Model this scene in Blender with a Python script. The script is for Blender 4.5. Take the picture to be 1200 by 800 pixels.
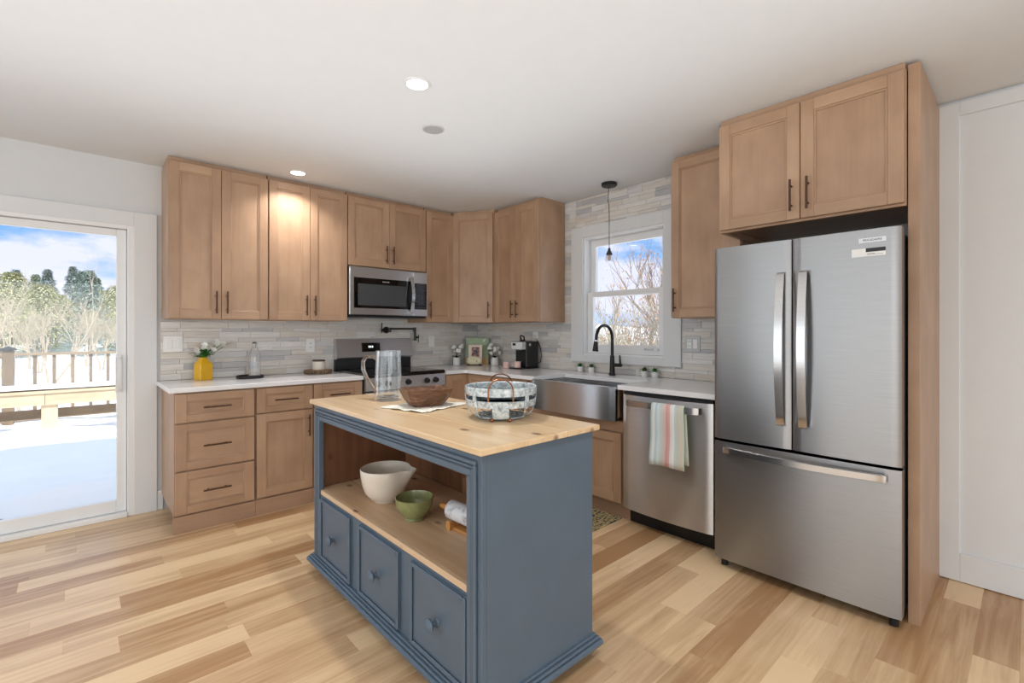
import bpy, math, random
from mathutils import Vector, Matrix, noise as mnoise
random.seed(7)
PI = math.pi
S = bpy.context.scene
for o in list(bpy.data.objects): bpy.data.objects.remove(o, do_unlink=True)
COL = S.collection

# ------------------------------------------------------------------ camera
HC = 2.47            # ceiling height
cam_d = bpy.data.cameras.new('camera'); cam = bpy.data.objects.new('camera', cam_d); COL.objects.link(cam)
cam.location = (0, 0, 1.283); cam.rotation_euler = (PI/2, 0, math.radians(47.6-90))
cam_d.sensor_width = 36; cam_d.lens = 555/1200*36; cam_d.shift_y = -12/1200; cam_d.clip_start = .02; cam_d.clip_end = 500
S.camera = cam
S.view_settings.view_transform = 'Standard'; S.view_settings.look = 'None'
S.view_settings.gamma = 1; S.view_settings.use_curve_mapping = False
S.view_settings.exposure = 0.12

# ------------------------------------------------------------------ node helpers
def lin(c):
    return tuple(((x/255)/12.92 if x/255 <= .04045 else (((x/255)+.055)/1.055)**2.4) for x in c[:3]) + (1,)
class NT:
    def __init__(s, tree): s.t = tree; s.n = tree.nodes; s.l = tree.links
    def node(s, typ, **kw):
        n = s.n.new(typ)
        for k, v in kw.items(): setattr(n, k, v)
        return n
    def put(s, sock, v):
        if hasattr(v, 'links') or isinstance(v, bpy.types.NodeSocket): s.l.new(v, sock)
        else: sock.default_value = v
    def math(s, op, a, b=0., c=0.):
        n = s.node('ShaderNodeMath', operation=op); s.put(n.inputs[0], a); s.put(n.inputs[1], b); s.put(n.inputs[2], c); return n.outputs[0]
    def mix(s, f, a, b, typ='MIX'):
        n = s.node('ShaderNodeMix', data_type='RGBA', blend_type=typ); n.clamp_factor = True
        s.put(n.inputs[0], f); s.put(n.inputs[6], a); s.put(n.inputs[7], b); return n.outputs[2]
    def noise(s, vec, scale=5., detail=3., rough=.5, dist=0.):
        n = s.node('ShaderNodeTexNoise'); s.put(n.inputs['Vector'], vec); n.inputs['Scale'].default_value = scale
        n.inputs['Detail'].default_value = detail; n.inputs['Roughness'].default_value = rough; n.inputs['Distortion'].default_value = dist
        return n.outputs['Fac']
    def ramp(s, f, stops):
        n = s.node('ShaderNodeValToRGB'); e = n.color_ramp.elements
        while len(e) < len(stops): e.new(.5)
        for x, (p, c) in zip(e, stops): x.position = p; x.color = c
        s.l.new(f, n.inputs[0]); return n.outputs[0]
    def scale(s, vec, xyz):
        n = s.node('ShaderNodeMapping'); s.l.new(vec, n.inputs[0]); n.inputs['Scale'].default_value = xyz; return n.outputs[0]
    def attr(s, name): return s.node('ShaderNodeAttribute', attribute_name=name)
    def coord(s): return s.node('ShaderNodeTexCoord').outputs['Object']
    def bump(s, h, strength=.2, dist=.01):
        n = s.node('ShaderNodeBump'); n.inputs['Strength'].default_value = strength; n.inputs['Distance'].default_value = dist
        s.l.new(h, n.inputs['Height']); return n.outputs[0]
def new_mat(name):
    m = bpy.data.materials.new(name); m.use_nodes = True; t = NT(m.node_tree)
    b = t.n['Principled BSDF']; return m, t, b
def plain(name, rgb, rough=.5, metal=0., var=.04, nscale=12., bump=0., bscale=200., coat=0., spec=.5):
    m, t, b = new_mat(name)
    c = lin(rgb); n = t.noise(t.coord(), nscale, 3.)
    lo = tuple(x*(1-var) for x in c[:3])+(1,); hi = tuple(min(1, x*(1+var)) for x in c[:3])+(1,)
    t.l.new(t.ramp(n, [(.3, lo), (.7, hi)]), b.inputs['Base Color'])
    b.inputs['Roughness'].default_value = rough; b.inputs['Metallic'].default_value = metal
    b.inputs['Coat Weight'].default_value = coat; b.inputs['Specular IOR Level'].default_value = spec
    if bump: t.l.new(t.bump(t.noise(t.coord(), bscale, 2.), bump, .002), b.inputs['Normal'])
    return m
def wood(name, dark, light, rough=.42, gs=(26, 26, 1.6), blotch=.5, tonev=.25, knots=0., fine=.5, coat=0., spec=.5):
    # grain runs along the z of attribute gv; "tone" shifts each board
    m, t, b = new_mat(name)
    gv = t.attr('gv').outputs['Vector']; tone = t.attr('tone').outputs['Fac']
    g1 = t.noise(t.scale(gv, gs), 1., 5., .6, 1.2)
    g2 = t.noise(t.scale(gv, (gs[0]*7, gs[1]*7, gs[2]*3)), 1., 2.)
    bl = t.noise(t.scale(gv, (3.5, 3.5, 2.2)), 1.6, 3.)
    f = t.math('ADD', t.math('MULTIPLY', g1, 1-blotch), t.math('MULTIPLY', bl, blotch))
    f = t.math('ADD', t.math('MULTIPLY', t.math('SUBTRACT', g2, .5), fine*.35), f)
    f = t.math('ADD', f, t.math('MULTIPLY', t.math('SUBTRACT', tone, .5), tonev))
    col = t.ramp(f, [(.25, lin(dark)), (.75, lin(light))])
    if knots:
        v = t.node('ShaderNodeTexVoronoi'); t.l.new(t.scale(gv, (4.3, 4.3, 2.6)), v.inputs['Vector']); v.inputs['Scale'].default_value = 2.1
        k = t.math('LESS_THAN', v.outputs['Distance'], .5)
        kk = t.ramp(v.outputs['Distance'], [(.07, (1, 1, 1, 1)), (.17, (0, 0, 0, 1))])
        col = t.mix(t.math('MULTIPLY', kk, knots), col, lin((92, 52, 26)))
    t.l.new(col, b.inputs['Base Color']); b.inputs['Roughness'].default_value = rough
    b.inputs['Coat Weight'].default_value = coat; b.inputs['Specular IOR Level'].default_value = spec
    t.l.new(t.bump(g2, .05, .002), b.inputs['Normal'])
    return m
def steel(name, rgb=(176, 177, 178), rough=.3, aniso=.6, streak=(2, 2, 160)):
    m, t, b = new_mat(name)
    n = t.noise(t.scale(t.coord(), streak), 3., 3.)
    c = lin(rgb)
    t.l.new(t.ramp(n, [(.3, tuple(x*.94 for x in c[:3])+(1,)), (.7, tuple(min(1, x*1.05) for x in c[:3])+(1,))]), b.inputs['Base Color'])
    b.inputs['Metallic'].default_value = 1; b.inputs['Roughness'].default_value = rough
    if aniso:
        b.inputs['Anisotropic'].default_value = aniso
        tg = t.node('ShaderNodeCombineXYZ'); tg.inputs[2].default_value = 1.; t.l.new(tg.outputs[0], b.inputs['Tangent'])   # brushed: reflections stretch vertically
    return m
def thin_glass(name, tint=(1, 1, 1, 1), refl=1.0, rough=0., power=5.):
    m, t, b = new_mat(name); t.n.remove(b)
    out = [n for n in t.n if n.type == 'OUTPUT_MATERIAL'][0]
    tr = t.node('ShaderNodeBsdfTransparent'); tr.inputs[0].default_value = tint
    gl = t.node('ShaderNodeBsdfGlossy'); gl.inputs['Roughness'].default_value = rough; gl.inputs[0].default_value = (1, 1, 1, 1)
    fr = t.node('ShaderNodeLayerWeight'); fr.inputs['Blend'].default_value = .5
    f5 = t.math('ADD', .04, t.math('MULTIPLY', .96, t.math('POWER', fr.outputs['Facing'], power)))
    mx = t.node('ShaderNodeMixShader'); t.l.new(t.math('MULTIPLY', f5, refl), mx.inputs[0])
    t.l.new(tr.outputs[0], mx.inputs[1]); t.l.new(gl.outputs[0], mx.inputs[2]); t.l.new(mx.outputs[0], out.inputs[0])
    return m
def emit(name, rgb, strength):
    m, t, b = new_mat(name)
    b.inputs['Base Color'].default_value = lin(rgb); b.inputs['Emission Color'].default_value = lin(rgb); b.inputs['Emission Strength'].default_value = strength
    return m

# ------------------------------------------------------------------ world, sun, area lights
SKY = 1.45; SUN = 4.2; FILL_L = 105.; FILL_F = 150.; CEIL_W = 5.; FILL_UP = 34.
W = bpy.data.worlds.new('sky'); S.world = W; W.use_nodes = True
t = NT(W.node_tree); bg = t.n['Background']
gen = t.node('ShaderNodeTexCoord').outputs['Generated']
sep = t.node('ShaderNodeSeparateXYZ'); t.l.new(gen, sep.inputs[0])
sky = t.ramp(sep.outputs[2], [(.0, lin((150, 180, 216))), (.07, lin((138, 176, 218))), (.13, lin((108, 156, 214))), (.30, lin((106, 154, 212))), (.6, lin((186, 210, 232))), (1., lin((206, 222, 236)))])
cl = t.noise(t.scale(gen, (1, 1, 2.4)), 4.2, 6., .58)
bias = t.ramp(sep.outputs[2], [(.0, (.5, .5, .5, 1)), (.075, (.72, .72, .72, 1)), (.11, (.64, .64, .64, 1)), (.15, (.50, .50, .50, 1)), (.3, (.53, .53, .53, 1)), (.5, (.5, .5, .5, 1))])
cl = t.math('ADD', cl, t.math('SUBTRACT', bias, .5))
clf = t.ramp(cl, [(.47, (0, 0, 0, 1)), (.60, (1, 1, 1, 1))])
t.l.new(t.mix(t.math('MULTIPLY', clf, .85), sky, lin((208, 208, 224))), bg.inputs[0]); bg.inputs[1].default_value = SKY
def light(name, typ, loc, direction, energy, color=(1, 1, 1), **kw):
    d = bpy.data.lights.new(name, typ); d.energy = energy; d.color = color
    for k, v in kw.items(): setattr(d, k, v)
    o = bpy.data.objects.new(name, d); COL.objects.link(o); o.location = loc
    o.rotation_euler = Vector(direction).to_track_quat('-Z', 'Y').to_euler(); return o
light('sun', 'SUN', (0, -20, 20), (.10, 1, -1.2), SUN, (1, .96, .9), angle=.009)
light('fill_left', 'AREA', (-4.9, .2, 1.25), (1, 0, 0), FILL_L, (.84, .93, 1), shape='RECTANGLE', size=7.6, size_y=2.3)  # added fill, about as large as the solid left wall; no window there
light('fill_front', 'AREA', (-.6, -6.4, 1.25), (0, 1, 0), FILL_F, (.85, .935, 1), shape='RECTANGLE', size=7.4, size_y=2.3)  # unseen fill added in front of the solid wall behind the camera
light('ceiling_fill', 'AREA', (0, .9, 1.9), (0, 0, 1), FILL_UP, (.84, .93, 1), shape='RECTANGLE', size=4.6, size_y=4.4)  # upward fill added to brighten the ceiling; no fixture here

# ------------------------------------------------------------------ mesh builder
class MB:
    def __init__(s): s.v = []; s.f = []; s.g = []; s.t = []; s.sm = []
    def add(s, vs, fs, gv=None, tone=.5, smooth=False):
        k = len(s.v); s.v += [tuple(v) for v in vs]; s.f += [tuple(i+k for i in f) for f in fs]
        s.g += list(gv) if gv else [tuple(v) for v in vs]; s.t += [tone]*len(vs); s.sm += [smooth]*len(fs); return s
    def box(s, x0, x1, y0, y1, z0, z1, b=0., g=2, tone=None):
        lo = (min(x0, x1), min(y0, y1), min(z0, z1)); hi = (max(x0, x1), max(y0, y1), max(z0, z1))
        if tone is None: tone = random.random()
        off = (random.random()*9, random.random()*9, random.random()*9)
        vs = []; fs = []
        if b <= 0:
            vs = [((lo, hi)[i & 1][0], (lo, hi)[i >> 1 & 1][1], (lo, hi)[i >> 2][2]) for i in range(8)]
            fs = [(0, 2, 3, 1), (4, 5, 7, 6), (0, 1, 5, 4), (2, 6, 7, 3), (0, 4, 6, 2), (1, 3, 7, 5)]
        else:
            b = min(b, *(.49*(hi[i]-lo[i]) for i in range(3))); idx = {}
            for c in range(8):
                sg = [(c >> i) & 1 for i in range(3)]
                for ax in range(3):
                    p = [0, 0, 0]
                    for i in range(3):
                        e = (lo, hi)[sg[i]][i]
                        p[i] = e if i == ax else e + (b if sg[i] == 0 else -b)
                    idx[c, ax] = len(vs); vs.append(tuple(p))
            def C(sx, sy, sz): return sx | sy << 1 | sz << 2
            for ax in range(3):
                u, w = [(1, 2), (2, 0), (0, 1)][ax]
                for sd in (0, 1):
                    ring = []
                    for a, c in ((0, 0), (1, 0), (1, 1), (0, 1)):
                        sg = [0, 0, 0]; sg[ax] = sd; sg[u] = a; sg[w] = c; ring.append(idx[C(*sg), ax])
                    fs.append(tuple(ring if sd else ring[::-1]))
            cen = Vector([(lo[i]+hi[i])/2 for i in range(3)])
            def orient(f):
                p = [Vector(vs[i]) for i in f]; n = (p[1]-p[0]).cross(p[2]-p[0]); m = sum(p, Vector())/len(p)
                return tuple(f) if n.dot(m-cen) > 0 else tuple(f[::-1])
            for ax in range(3):
                u, w = [(1, 2), (2, 0), (0, 1)][ax]
                for a in (0, 1):
                    for c in (0, 1):
                        s0 = [0, 0, 0]; s1 = [0, 0, 0]; s1[ax] = 1; s0[u] = s1[u] = a; s0[w] = s1[w] = c
                        fs.append(orient((idx[C(*s0), u], idx[C(*s1), u], idx[C(*s1), w], idx[C(*s0), w])))
            for c in range(8): fs.append(orient((idx[c, 0], idx[c, 1], idx[c, 2])))
        perm = {0: (1, 2, 0), 1: (0, 2, 1), 2: (0, 1, 2)}[g]
        gv = [tuple(v[perm[i]]+off[i] for i in range(3)) for v in vs]
        return s.add(vs, fs, gv, tone)
    def cyl(s, p0, p1, r0, r1=None, n=16, cap=True):
        if r1 is None: r1 = r0
        p0 = Vector(p0); p1 = Vector(p1); d = (p1-p0).normalized()
        a = d.orthogonal().normalized(); b = d.cross(a)
        ring = [(a*math.cos(2*PI*i/n)+b*math.sin(2*PI*i/n)) for i in range(n)]
        vs = [p0+q*r0 for q in ring]+[p1+q*r1 for q in ring]
        s.add(vs, [(i, (i+1) % n, n+(i+1) % n, n+i) for i in range(n)], smooth=True)
        if cap:
            if r0 > 1e-6: s.add([p0+q*r0 for q in ring], [tuple(range(n))[::-1]])
            if r1 > 1e-6: s.add([p1+q*r1 for q in ring], [tuple(range(n))])
        return s
    def tube(s, pts, r, n=8, closed=False):
        pts = [Vector(p) for p in pts]; m = len(pts); rs = r if isinstance(r, (list, tuple)) else [r]*m
        vs = []; a = None
        for i, p in enumerate(pts):
            if closed: d = pts[(i+1) % m]-pts[i-1]
            else: d = pts[min(i+1, m-1)]-pts[max(i-1, 0)]
            d.normalize()
            a = d.orthogonal() if a is None else a-d*a.dot(d)
            if a.length < 1e-6: a = d.orthogonal()
            a.normalize(); b = d.cross(a)
            vs += [p+(a*math.cos(2*PI*k/n)+b*math.sin(2*PI*k/n))*rs[i] for k in range(n)]
        fs = []
        for i in range(m if closed else m-1):
            j = (i+1) % m
            fs += [(i*n+k, i*n+(k+1) % n, j*n+(k+1) % n, j*n+k) for k in range(n)]
        if not closed: fs += [tuple(range(n))[::-1], tuple(range((m-1)*n, m*n))]
        return s.add(vs, fs, smooth=True)
    def sweep(s, pts, sec, side, closed=False):
        pts = [Vector(p) for p in pts]; side = Vector(side).normalized(); m = len(pts); n = len(sec); vs = []
        for i, p in enumerate(pts):
            d = (pts[(i+1) % m]-pts[i-1]) if closed else (pts[min(i+1, m-1)]-pts[max(i-1, 0)])
            d.normalize(); nn = d.cross(side).normalized(); sd = nn.cross(d).normalized()
            vs += [p+sd*a+nn*b for a, b in sec]
        fs = []
        for i in range(m if closed else m-1):
            j = (i+1) % m
            fs += [(i*n+k, i*n+(k+1) % n, j*n+(k+1) % n, j*n+k) for k in range(n)]
        if not closed: fs += [tuple(range(n))[::-1], tuple(range((m-1)*n, m*n))]
        return s.add(vs, fs, smooth=True)
    def lathe(s, prof, c=(0, 0, 0), n=32, sx=1., sy=1., wob=None):
        vs = []; fs = []; m = len(prof)
        for r, z in prof:
            for i in range(n):
                an = 2*PI*i/n; k = wob(an, z) if wob else 1.
                vs.append((c[0]+r*k*sx*math.cos(an), c[1]+r*k*sy*math.sin(an), c[2]+z))
        for j in range(m-1):
            fs += [(j*n+i, j*n+(i+1) % n, (j+1)*n+(i+1) % n, (j+1)*n+i) for i in range(n)]
        s.add(vs, fs, smooth=True)
        if prof[0][0] > 1e-5 : s.add(vs[:n], [tuple(range(n))[::-1]])
        if prof[-1][0] > 1e-5: s.add(vs[-n:], [tuple(range(n))])
        return s
    def prism(s, poly, a0, a1, axis=2, tone=.5, g=None):
        n = len(poly)
        def P(u, w, a): return {0: (a, u, w), 1: (u, a, w), 2: (u, w, a)}[axis]
        v0 = [P(u, w, a0) for u, w in poly]; v1 = [P(u, w, a1) for u, w in poly]
        s.add(v0, [tuple(range(n))[::-1]], tone=tone); s.add(v1, [tuple(range(n))], tone=tone)
        s.add(v0+v1, [(i, (i+1) % n, n+(i+1) % n, n+i) for i in range(n)], tone=tone); return s
    def ell(s, c, rx, ry, rz, nu=12, nv=8, rot=None):
        vs = []; fs = []
        for j in range(nv+1):
            th = PI*j/nv
            for i in range(nu):
                p = Vector((rx*math.sin(th)*math.cos(2*PI*i/nu), ry*math.sin(th)*math.sin(2*PI*i/nu), rz*math.cos(th)))
                if rot: p = rot @ p
                vs.append(Vector(c)+p)
        for j in range(nv): fs += [(j*nu+i, (j+1)*nu+i, (j+1)*nu+(i+1) % nu, j*nu+(i+1) % nu) for i in range(nu)]
        return s.add(vs, fs, smooth=True)
    def leaf(s, base, d, up, length, width, curl=.2):
        base = Vector(base); d = Vector(d).normalized(); sd = d.cross(Vector(up)).normalized(); nn = sd.cross(d)
        rows = [(0, .15, 0), (.35, 1, .25), (.7, .8, .1), (1, .05, -.5)]
        vs = []
        for a, w, k in rows:
            p = base+d*length*a+nn*length*curl*k
            vs += [p-sd*width*w/2, p+nn*width*-.12, p+sd*width*w/2]
        fs = []
        for i in range(3): fs += [(i*3, i*3+1, i*3+4, i*3+3), (i*3+1, i*3+2, i*3+5, i*3+4)]
        return s.add(vs, fs, smooth=True)
    def build(s, name, mat, parent=None, loc=None, rotz=0., sharp=38., shift=None):
        me = bpy.data.meshes.new(name)
        vs = s.v if shift is None else [(x-shift[0], y-shift[1], z-shift[2]) for x, y, z in s.v]
        me.from_pydata(vs, [], s.f); me.update()
        a = me.attributes.new('gv', 'FLOAT_VECTOR', 'POINT'); a.data.foreach_set('vector', [x for p in s.g for x in p])
        a = me.attributes.new('tone', 'FLOAT', 'POINT'); a.data.foreach_set('value', s.t)
        me.polygons.foreach_set('use_smooth', s.sm)
        if any(s.sm): me.set_sharp_from_angle(angle=math.radians(sharp))
        me.materials.append(mat)
        o = bpy.data.objects.new(name, me); COL.objects.link(o)
        if parent: o.parent = parent
        if loc is not None: o.location = loc
        o.rotation_euler = (0, 0, rotz)
        return o
def tag(o, label, cat, group=None, kind=None):
    o['label'] = label; o['category'] = cat
    if group: o['group'] = group
    if kind: o['kind'] = kind
    return o
def thing(name, label, cat, loc=(0, 0, 0), rotz=0., group=None):
    o = bpy.data.objects.new(name, None); COL.objects.link(o); o.location = loc; o.rotation_euler = (0, 0, rotz)
    o.empty_display_size = .1
    return tag(o, label, cat, group)
def struct(name, mb, mat, label=None, parent=None, loc=None):
    o = mb.build(name, mat, parent, loc)
    o['kind'] = 'structure'
    if label and not parent: o['label'] = label; o['category'] = label.split()[-1]
    return o
def dup(root, loc=None, rotz=None, label=None, scale=None):
    r = root.copy(); COL.objects.link(r)
    if loc is not None: r.location = loc
    if rotz is not None: r.rotation_euler = (0, 0, rotz)
    if scale is not None: r.scale = scale
    if label: r['label'] = label
    for ch in list(root.children):
        c = ch.copy(); COL.objects.link(c); c.parent = r
        for g in list(ch.children):
            d = g.copy(); COL.objects.link(d); d.parent = c
    return r
def text_mesh(name, txt, size, mat, parent, loc, rot, depth=.0004):
    cu = bpy.data.curves.new(name, 'FONT'); cu.body = txt; cu.size = size; cu.extrude = depth; cu.align_x = 'CENTER'; cu.align_y = 'CENTER'
    to = bpy.data.objects.new(name+'_tmp', cu); COL.objects.link(to)
    dg = bpy.context.evaluated_depsgraph_get(); me = bpy.data.meshes.new_from_object(to.evaluated_get(dg))
    bpy.data.objects.remove(to, do_unlink=True); bpy.data.curves.remove(cu)
    me.materials.clear(); me.materials.append(mat)
    o = bpy.data.objects.new(name, me); COL.objects.link(o); o.parent = parent; o.location = loc; o.rotation_euler = rot; return o
RT = -PI/2     # frame of the right-hand run: local x -> -Y, local y (depth) -> +X

# ------------------------------------------------------------------ materials
M = {}
M['wall'] = plain('wall_paint', (216, 217, 218), .7, var=.01, bump=.03)
M['ceil'] = plain('ceiling_paint', (226, 228, 230), .85, var=.008, bump=.05)
M['trim'] = plain('trim_white', (222, 223, 224), .4, var=.01)
M['vinyl'] = plain('vinyl_white', (236, 236, 236), .35, var=.01)
M['cab'] = wood('maple_stain', (158, 124, 98), (190, 156, 127), .40, blotch=.72, tonev=.16, fine=.3)
M['toe'] = wood('toe_stain', (158, 124, 99), (180, 146, 120), .45, blotch=.55, tonev=.2, fine=.35)
M['bronze'] = plain('dark_bronze', (84, 57, 42), .36, .6)
M['quartz'] = plain('white_quartz', (236, 235, 236), .16, var=.025, nscale=4.)
M['steel'] = steel('brushed_steel', (165, 166, 168), .33, .8)
M['steel_light'] = steel('light_brushed_steel', (208, 208, 209), .36, .8)
M['steel_sink'] = steel('sink_steel', (204, 206, 208), .24, .85)
M['handle'] = steel('handle_steel', (205, 205, 206), .22, 0)
M['chrome'] = plain('chrome', (215, 215, 216), .12, 1.)
M['black'] = plain('black_plastic', (22, 22, 24), .4)
M['blackmetal'] = plain('black_metal', (30, 29, 29), .35, .3)
M['blackglass'] = plain('black_glass', (10, 10, 11), .06)
M['dkgrey'] = plain('dark_grey', (62, 64, 67), .5)
M['gap'] = plain('gap_dark', (38, 27, 20), .8)
M['blue'] = plain('blue_paint', (88, 104, 120), .42, var=.05, nscale=6., bump=.05, bscale=90.)
M['pine'] = wood('pine_top', (206, 168, 122), (240, 214, 176), .30, gs=(16, 16, .9), blotch=.35, tonev=.3, knots=.8, fine=.3, coat=.25)
M['pineshelf'] = wood('pine_shelf', (196, 160, 124), (232, 204, 170), .4, gs=(14, 14, .8), blotch=.35, tonev=.3, knots=.85, fine=.3)
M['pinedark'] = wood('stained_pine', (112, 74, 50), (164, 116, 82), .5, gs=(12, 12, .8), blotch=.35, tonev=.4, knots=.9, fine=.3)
M['oakfloor'] = wood('floor_planks', (174, 133, 94), (232, 201, 161), .33, gs=(20, 20, 1.1), blotch=.25, tonev=.66, knots=0, fine=.25, spec=.4)
M['ceramic'] = plain('cream_ceramic', (226, 216, 202), .25, var=.02)
M['white'] = plain('white_ceramic', (236, 236, 232), .3, var=.02)
M['green'] = plain('green_glaze', (140, 144, 96), .22, var=.15, nscale=30., coat=.4)
M['yellow'] = plain('yellow_glaze', (232, 178, 34), .28, var=.05)
M['pink'] = plain('pink_glaze', (232, 196, 186), .35, var=.03)
M['leaf'] = plain('leaf_green', (52, 120, 44), .5, var=.3, nscale=40.)
M['leaf2'] = plain('succulent_green', (74, 108, 42), .5, var=.3, nscale=60.)
M['petal'] = plain('white_petal', (240, 240, 234), .6, var=.03)
M['twig'] = plain('twig_brown', (74, 56, 42), .7, var=.15)
M['plate'] = plain('switch_white', (240, 240, 238), .35, var=.005)
M['platesteel'] = plain('grey_plate', (186, 187, 188), .35, .35)
M['glass'] = thin_glass('pane_glass', refl=.55)
M['galv'] = None

def make_tile():
    m, t, b = new_mat('stone_strip_tile')
    gv = t.attr('gv').outputs['Vector']; tone = t.attr('tone').outputs['Fac']
    base = t.ramp(tone, [(.0, lin((196, 195, 195))), (.16, lin((209, 206, 203))), (.38, lin((219, 211, 201))), (.6, lin((229, 227, 224))), (.8, lin((217, 208, 196))), (.93, lin((216, 214, 214))), (1., lin((190, 189, 190)))])
    v = t.noise(t.scale(gv, (90, 90, 5)), 1., 5., .65, .8)
    f = t.ramp(v, [(.32, (.84, .83, .82, 1)), (.6, (1.03, 1.03, 1.03, 1))])
    t.l.new(t.mix(1., base, f, 'MULTIPLY'), b.inputs['Base Color']); b.inputs['Roughness'].default_value = .32
    return m
M['tile'] = make_tile()
M['grout'] = plain('grout', (205, 202, 198), .8)
def make_galv():
    m, t, b = new_mat('galvanized')
    n = t.noise(t.coord(), 55., 4., .65, .6)
    t.l.new(t.ramp(n, [(.34, lin((140, 150, 154))), (.5, lin((200, 212, 218))), (.66, lin((234, 240, 244)))]), b.inputs['Base Color'])
    b.inputs['Metallic'].default_value = .2; b.inputs['Roughness'].default_value = .38
    return m
M['galv'] = make_galv()

# ================================================================== SETTING
XW, YW = 3.34, 4.24          # right wall and back wall planes
XL, YF = -5.0, -6.5          # left wall, wall behind the camera
# floor: individual planks laid along X, one mesh
fl = MB(); y = YF; PW = .128
while y < YW+.1:
    x = XL-random.random()*.9
    while x < XW+.1:
        L = random.choice([.35, .5, .62, .8, .95, 1.1, 1.25])*random.uniform(.85, 1.15)
        x0, x1 = max(x, XL), min(x+L, XW+.1)
        if x1-x0 > .01: fl.box(x0, x1, y, y+PW, -.02, 0, .0009, g=0, tone=min(1, max(0, random.gauss(.58, .24))))
        x += L
    y += PW
struct('floor', fl, M['oakfloor'], 'light hickory plank floor')
cm = MB(); cm.box(XL-.15, XW+.15, YF-.15, YW+.15, HC, HC+.12); struct('ceiling', cm, M['ceil'], 'flat white painted ceiling')
rf = MB(); rf.box(XL-.5, XW+.5, YF-.5, YW+.22, HC+.13, HC+.3); struct('roof', rf, M['trim'], 'unseen flat roof added for shade above the room')  # unseen slab put in to cast the house shadow on the deck
# back wall with the sliding door opening
DX0, DX1, DZ = -1.62, .285, 2.02
wb = MB(); wb.box(XL-.15, DX0, YW, YW+.15, -.02, HC); wb.box(DX1, XW+.15, YW, YW+.15, -.02, HC); wb.box(DX0, DX1, YW, YW+.15, DZ, HC)
struct('wall_back', wb, M['wall'], 'white painted back wall')
# right wall with window opening
WY0, WY1, WZ0, WZ1 = 1.885, 2.715, 1.06, 2.13
wr = MB()
wr.box(XW, XW+.15, YF-.15, WY0, -.02, HC); wr.box(XW, XW+.15, WY1, YW, -.02, HC)
wr.box(XW, XW+.15, WY0, WY1, -.02, WZ0); wr.box(XW, XW+.15, WY0, WY1, WZ1, HC)
struct('wall_right', wr, M['wall'], 'white painted right wall')
wl = MB(); wl.box(XL-.15, XL, YF-.15, YW, -.02, HC); struct('wall_left', wl, M['wall'], 'white painted left wall')
wf = MB(); wf.box(XL, XW, YF-.15, YF, -.02, HC); struct('wall_front', wf, M['wall'], 'white painted wall behind the viewer')

# tile
def tile_rect(mb, horiz0, horiz1, z0, z1, place):
    rows = [.046, .026, .046, .036]; k = 0; z = z0
    while z < z1-.004:
        h = min(rows[k % 4], z1-z); k += 1
        x = horiz0-random.random()*.25
        while x < horiz1:
            L = random.uniform(.11, .34); a, c = max(x, horiz0), min(x+L, horiz1)
            if c-a > .003: place(mb, a+.0006, c-.0006, z+.0006, z+h-.0006)
            x += L
        z += h
def tone_():
    r = random.random(); return min(1, max(0, random.gauss(.52, .2))) if r < .86 else random.choice([.0, .04, 1.])
tb = MB(); tile_rect(tb, .43, XW-.012, .926, 1.45, lambda m, a, c, z0, z1: m.box(a, c, YW-.011, YW-.001, z0, z1, .0008, g=0, tone=tone_()))
struct('trim_1', tb, M['tile'], 'grey strip stone backsplash behind the range')
tr_ = MB(); pr = lambda m, a, c, z0, z1: m.box(XW-.011, XW-.001, a, c, z0, z1, .0008, g=1, tone=tone_())
tile_rect(tr_, 1.14, WY0-.07, .926, HC-.001, pr); tile_rect(tr_, WY1+.07, YW-.012, .926, HC-.001, pr)
tile_rect(tr_, WY0-.07, WY1+.07, .926, WZ0-.03, pr); tile_rect(tr_, WY0-.07, WY1+.07, WZ1+.05, HC-.001, pr)
struct('trim_2', tr_, M['tile'], 'grey and beige strip stone tile around the window')

# sliding door
d1 = bpy.data.objects.new('door_1', None); COL.objects.link(d1); d1.location = (DX1, YW, 0); d1['kind'] = 'structure'; d1['label'] = 'white sliding glass door to the snowy deck'; d1['category'] = 'door'
def P(mb, name, mat, par=d1, off=(DX1, YW, 0)): o = mb.build(name, mat, par, shift=off); return o
f = MB(); f.box(DX1-.04, DX1, YW-.02, YW+.12, .0, DZ, .003); f.box(DX0, DX0+.04, YW-.02, YW+.12, 0, DZ, .003); f.box(DX0+.04, DX1-.04, YW-.02, YW+.12, DZ-.03, DZ, .003); f.box(DX0+.04, DX1-.04, YW-.03, YW+.12, 0, .032, .003)
P(f, 'door_frame', M['vinyl'])
sx0, sx1 = -.74, DX1-.042
f = MB(); f.box(sx1-.055, sx1, YW+.012, YW+.06, .034, 1.988, .004); f.box(sx0, sx0+.075, YW+.012, YW+.06, .034, 1.988, .004)
f.box(sx0+.075, sx1-.055, YW+.012, YW+.06, .034, .118, .004); f.box(sx0+.075, sx1-.055, YW+.012, YW+.06, 1.94, 1.988, .004)
P(f, 'sliding_sash', M['vinyl'])
f = MB(); f.box(DX0+.042, DX0+.11, YW+.066, YW+.11, .034, 1.988, .004); f.box(sx0-.01, sx0+.06, YW+.066, YW+.11, .034, 1.988, .004)
f.box(DX0+.11, sx0-.01, YW+.066, YW+.11, .034, .118, .004); f.box(DX0+.11, sx0-.01, YW+.066, YW+.11, 1.94, 1.988, .004)
P(f, 'fixed_sash', M['vinyl'])
f = MB(); f.box(sx0+.07, sx1-.05, YW+.032, YW+.038, .112, 1.945); P(f, 'glass_pane', M['glass'])
f = MB(); f.box(DX0+.1, sx0-.005, YW+.085, YW+.09, .112, 1.945); P(f, 'glass_pane', M['glass'])
hx = sx1-.043
f = MB(); f.box(hx-.018, hx+.018, YW+.004, YW+.011, .86, 1.12, .002)
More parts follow.
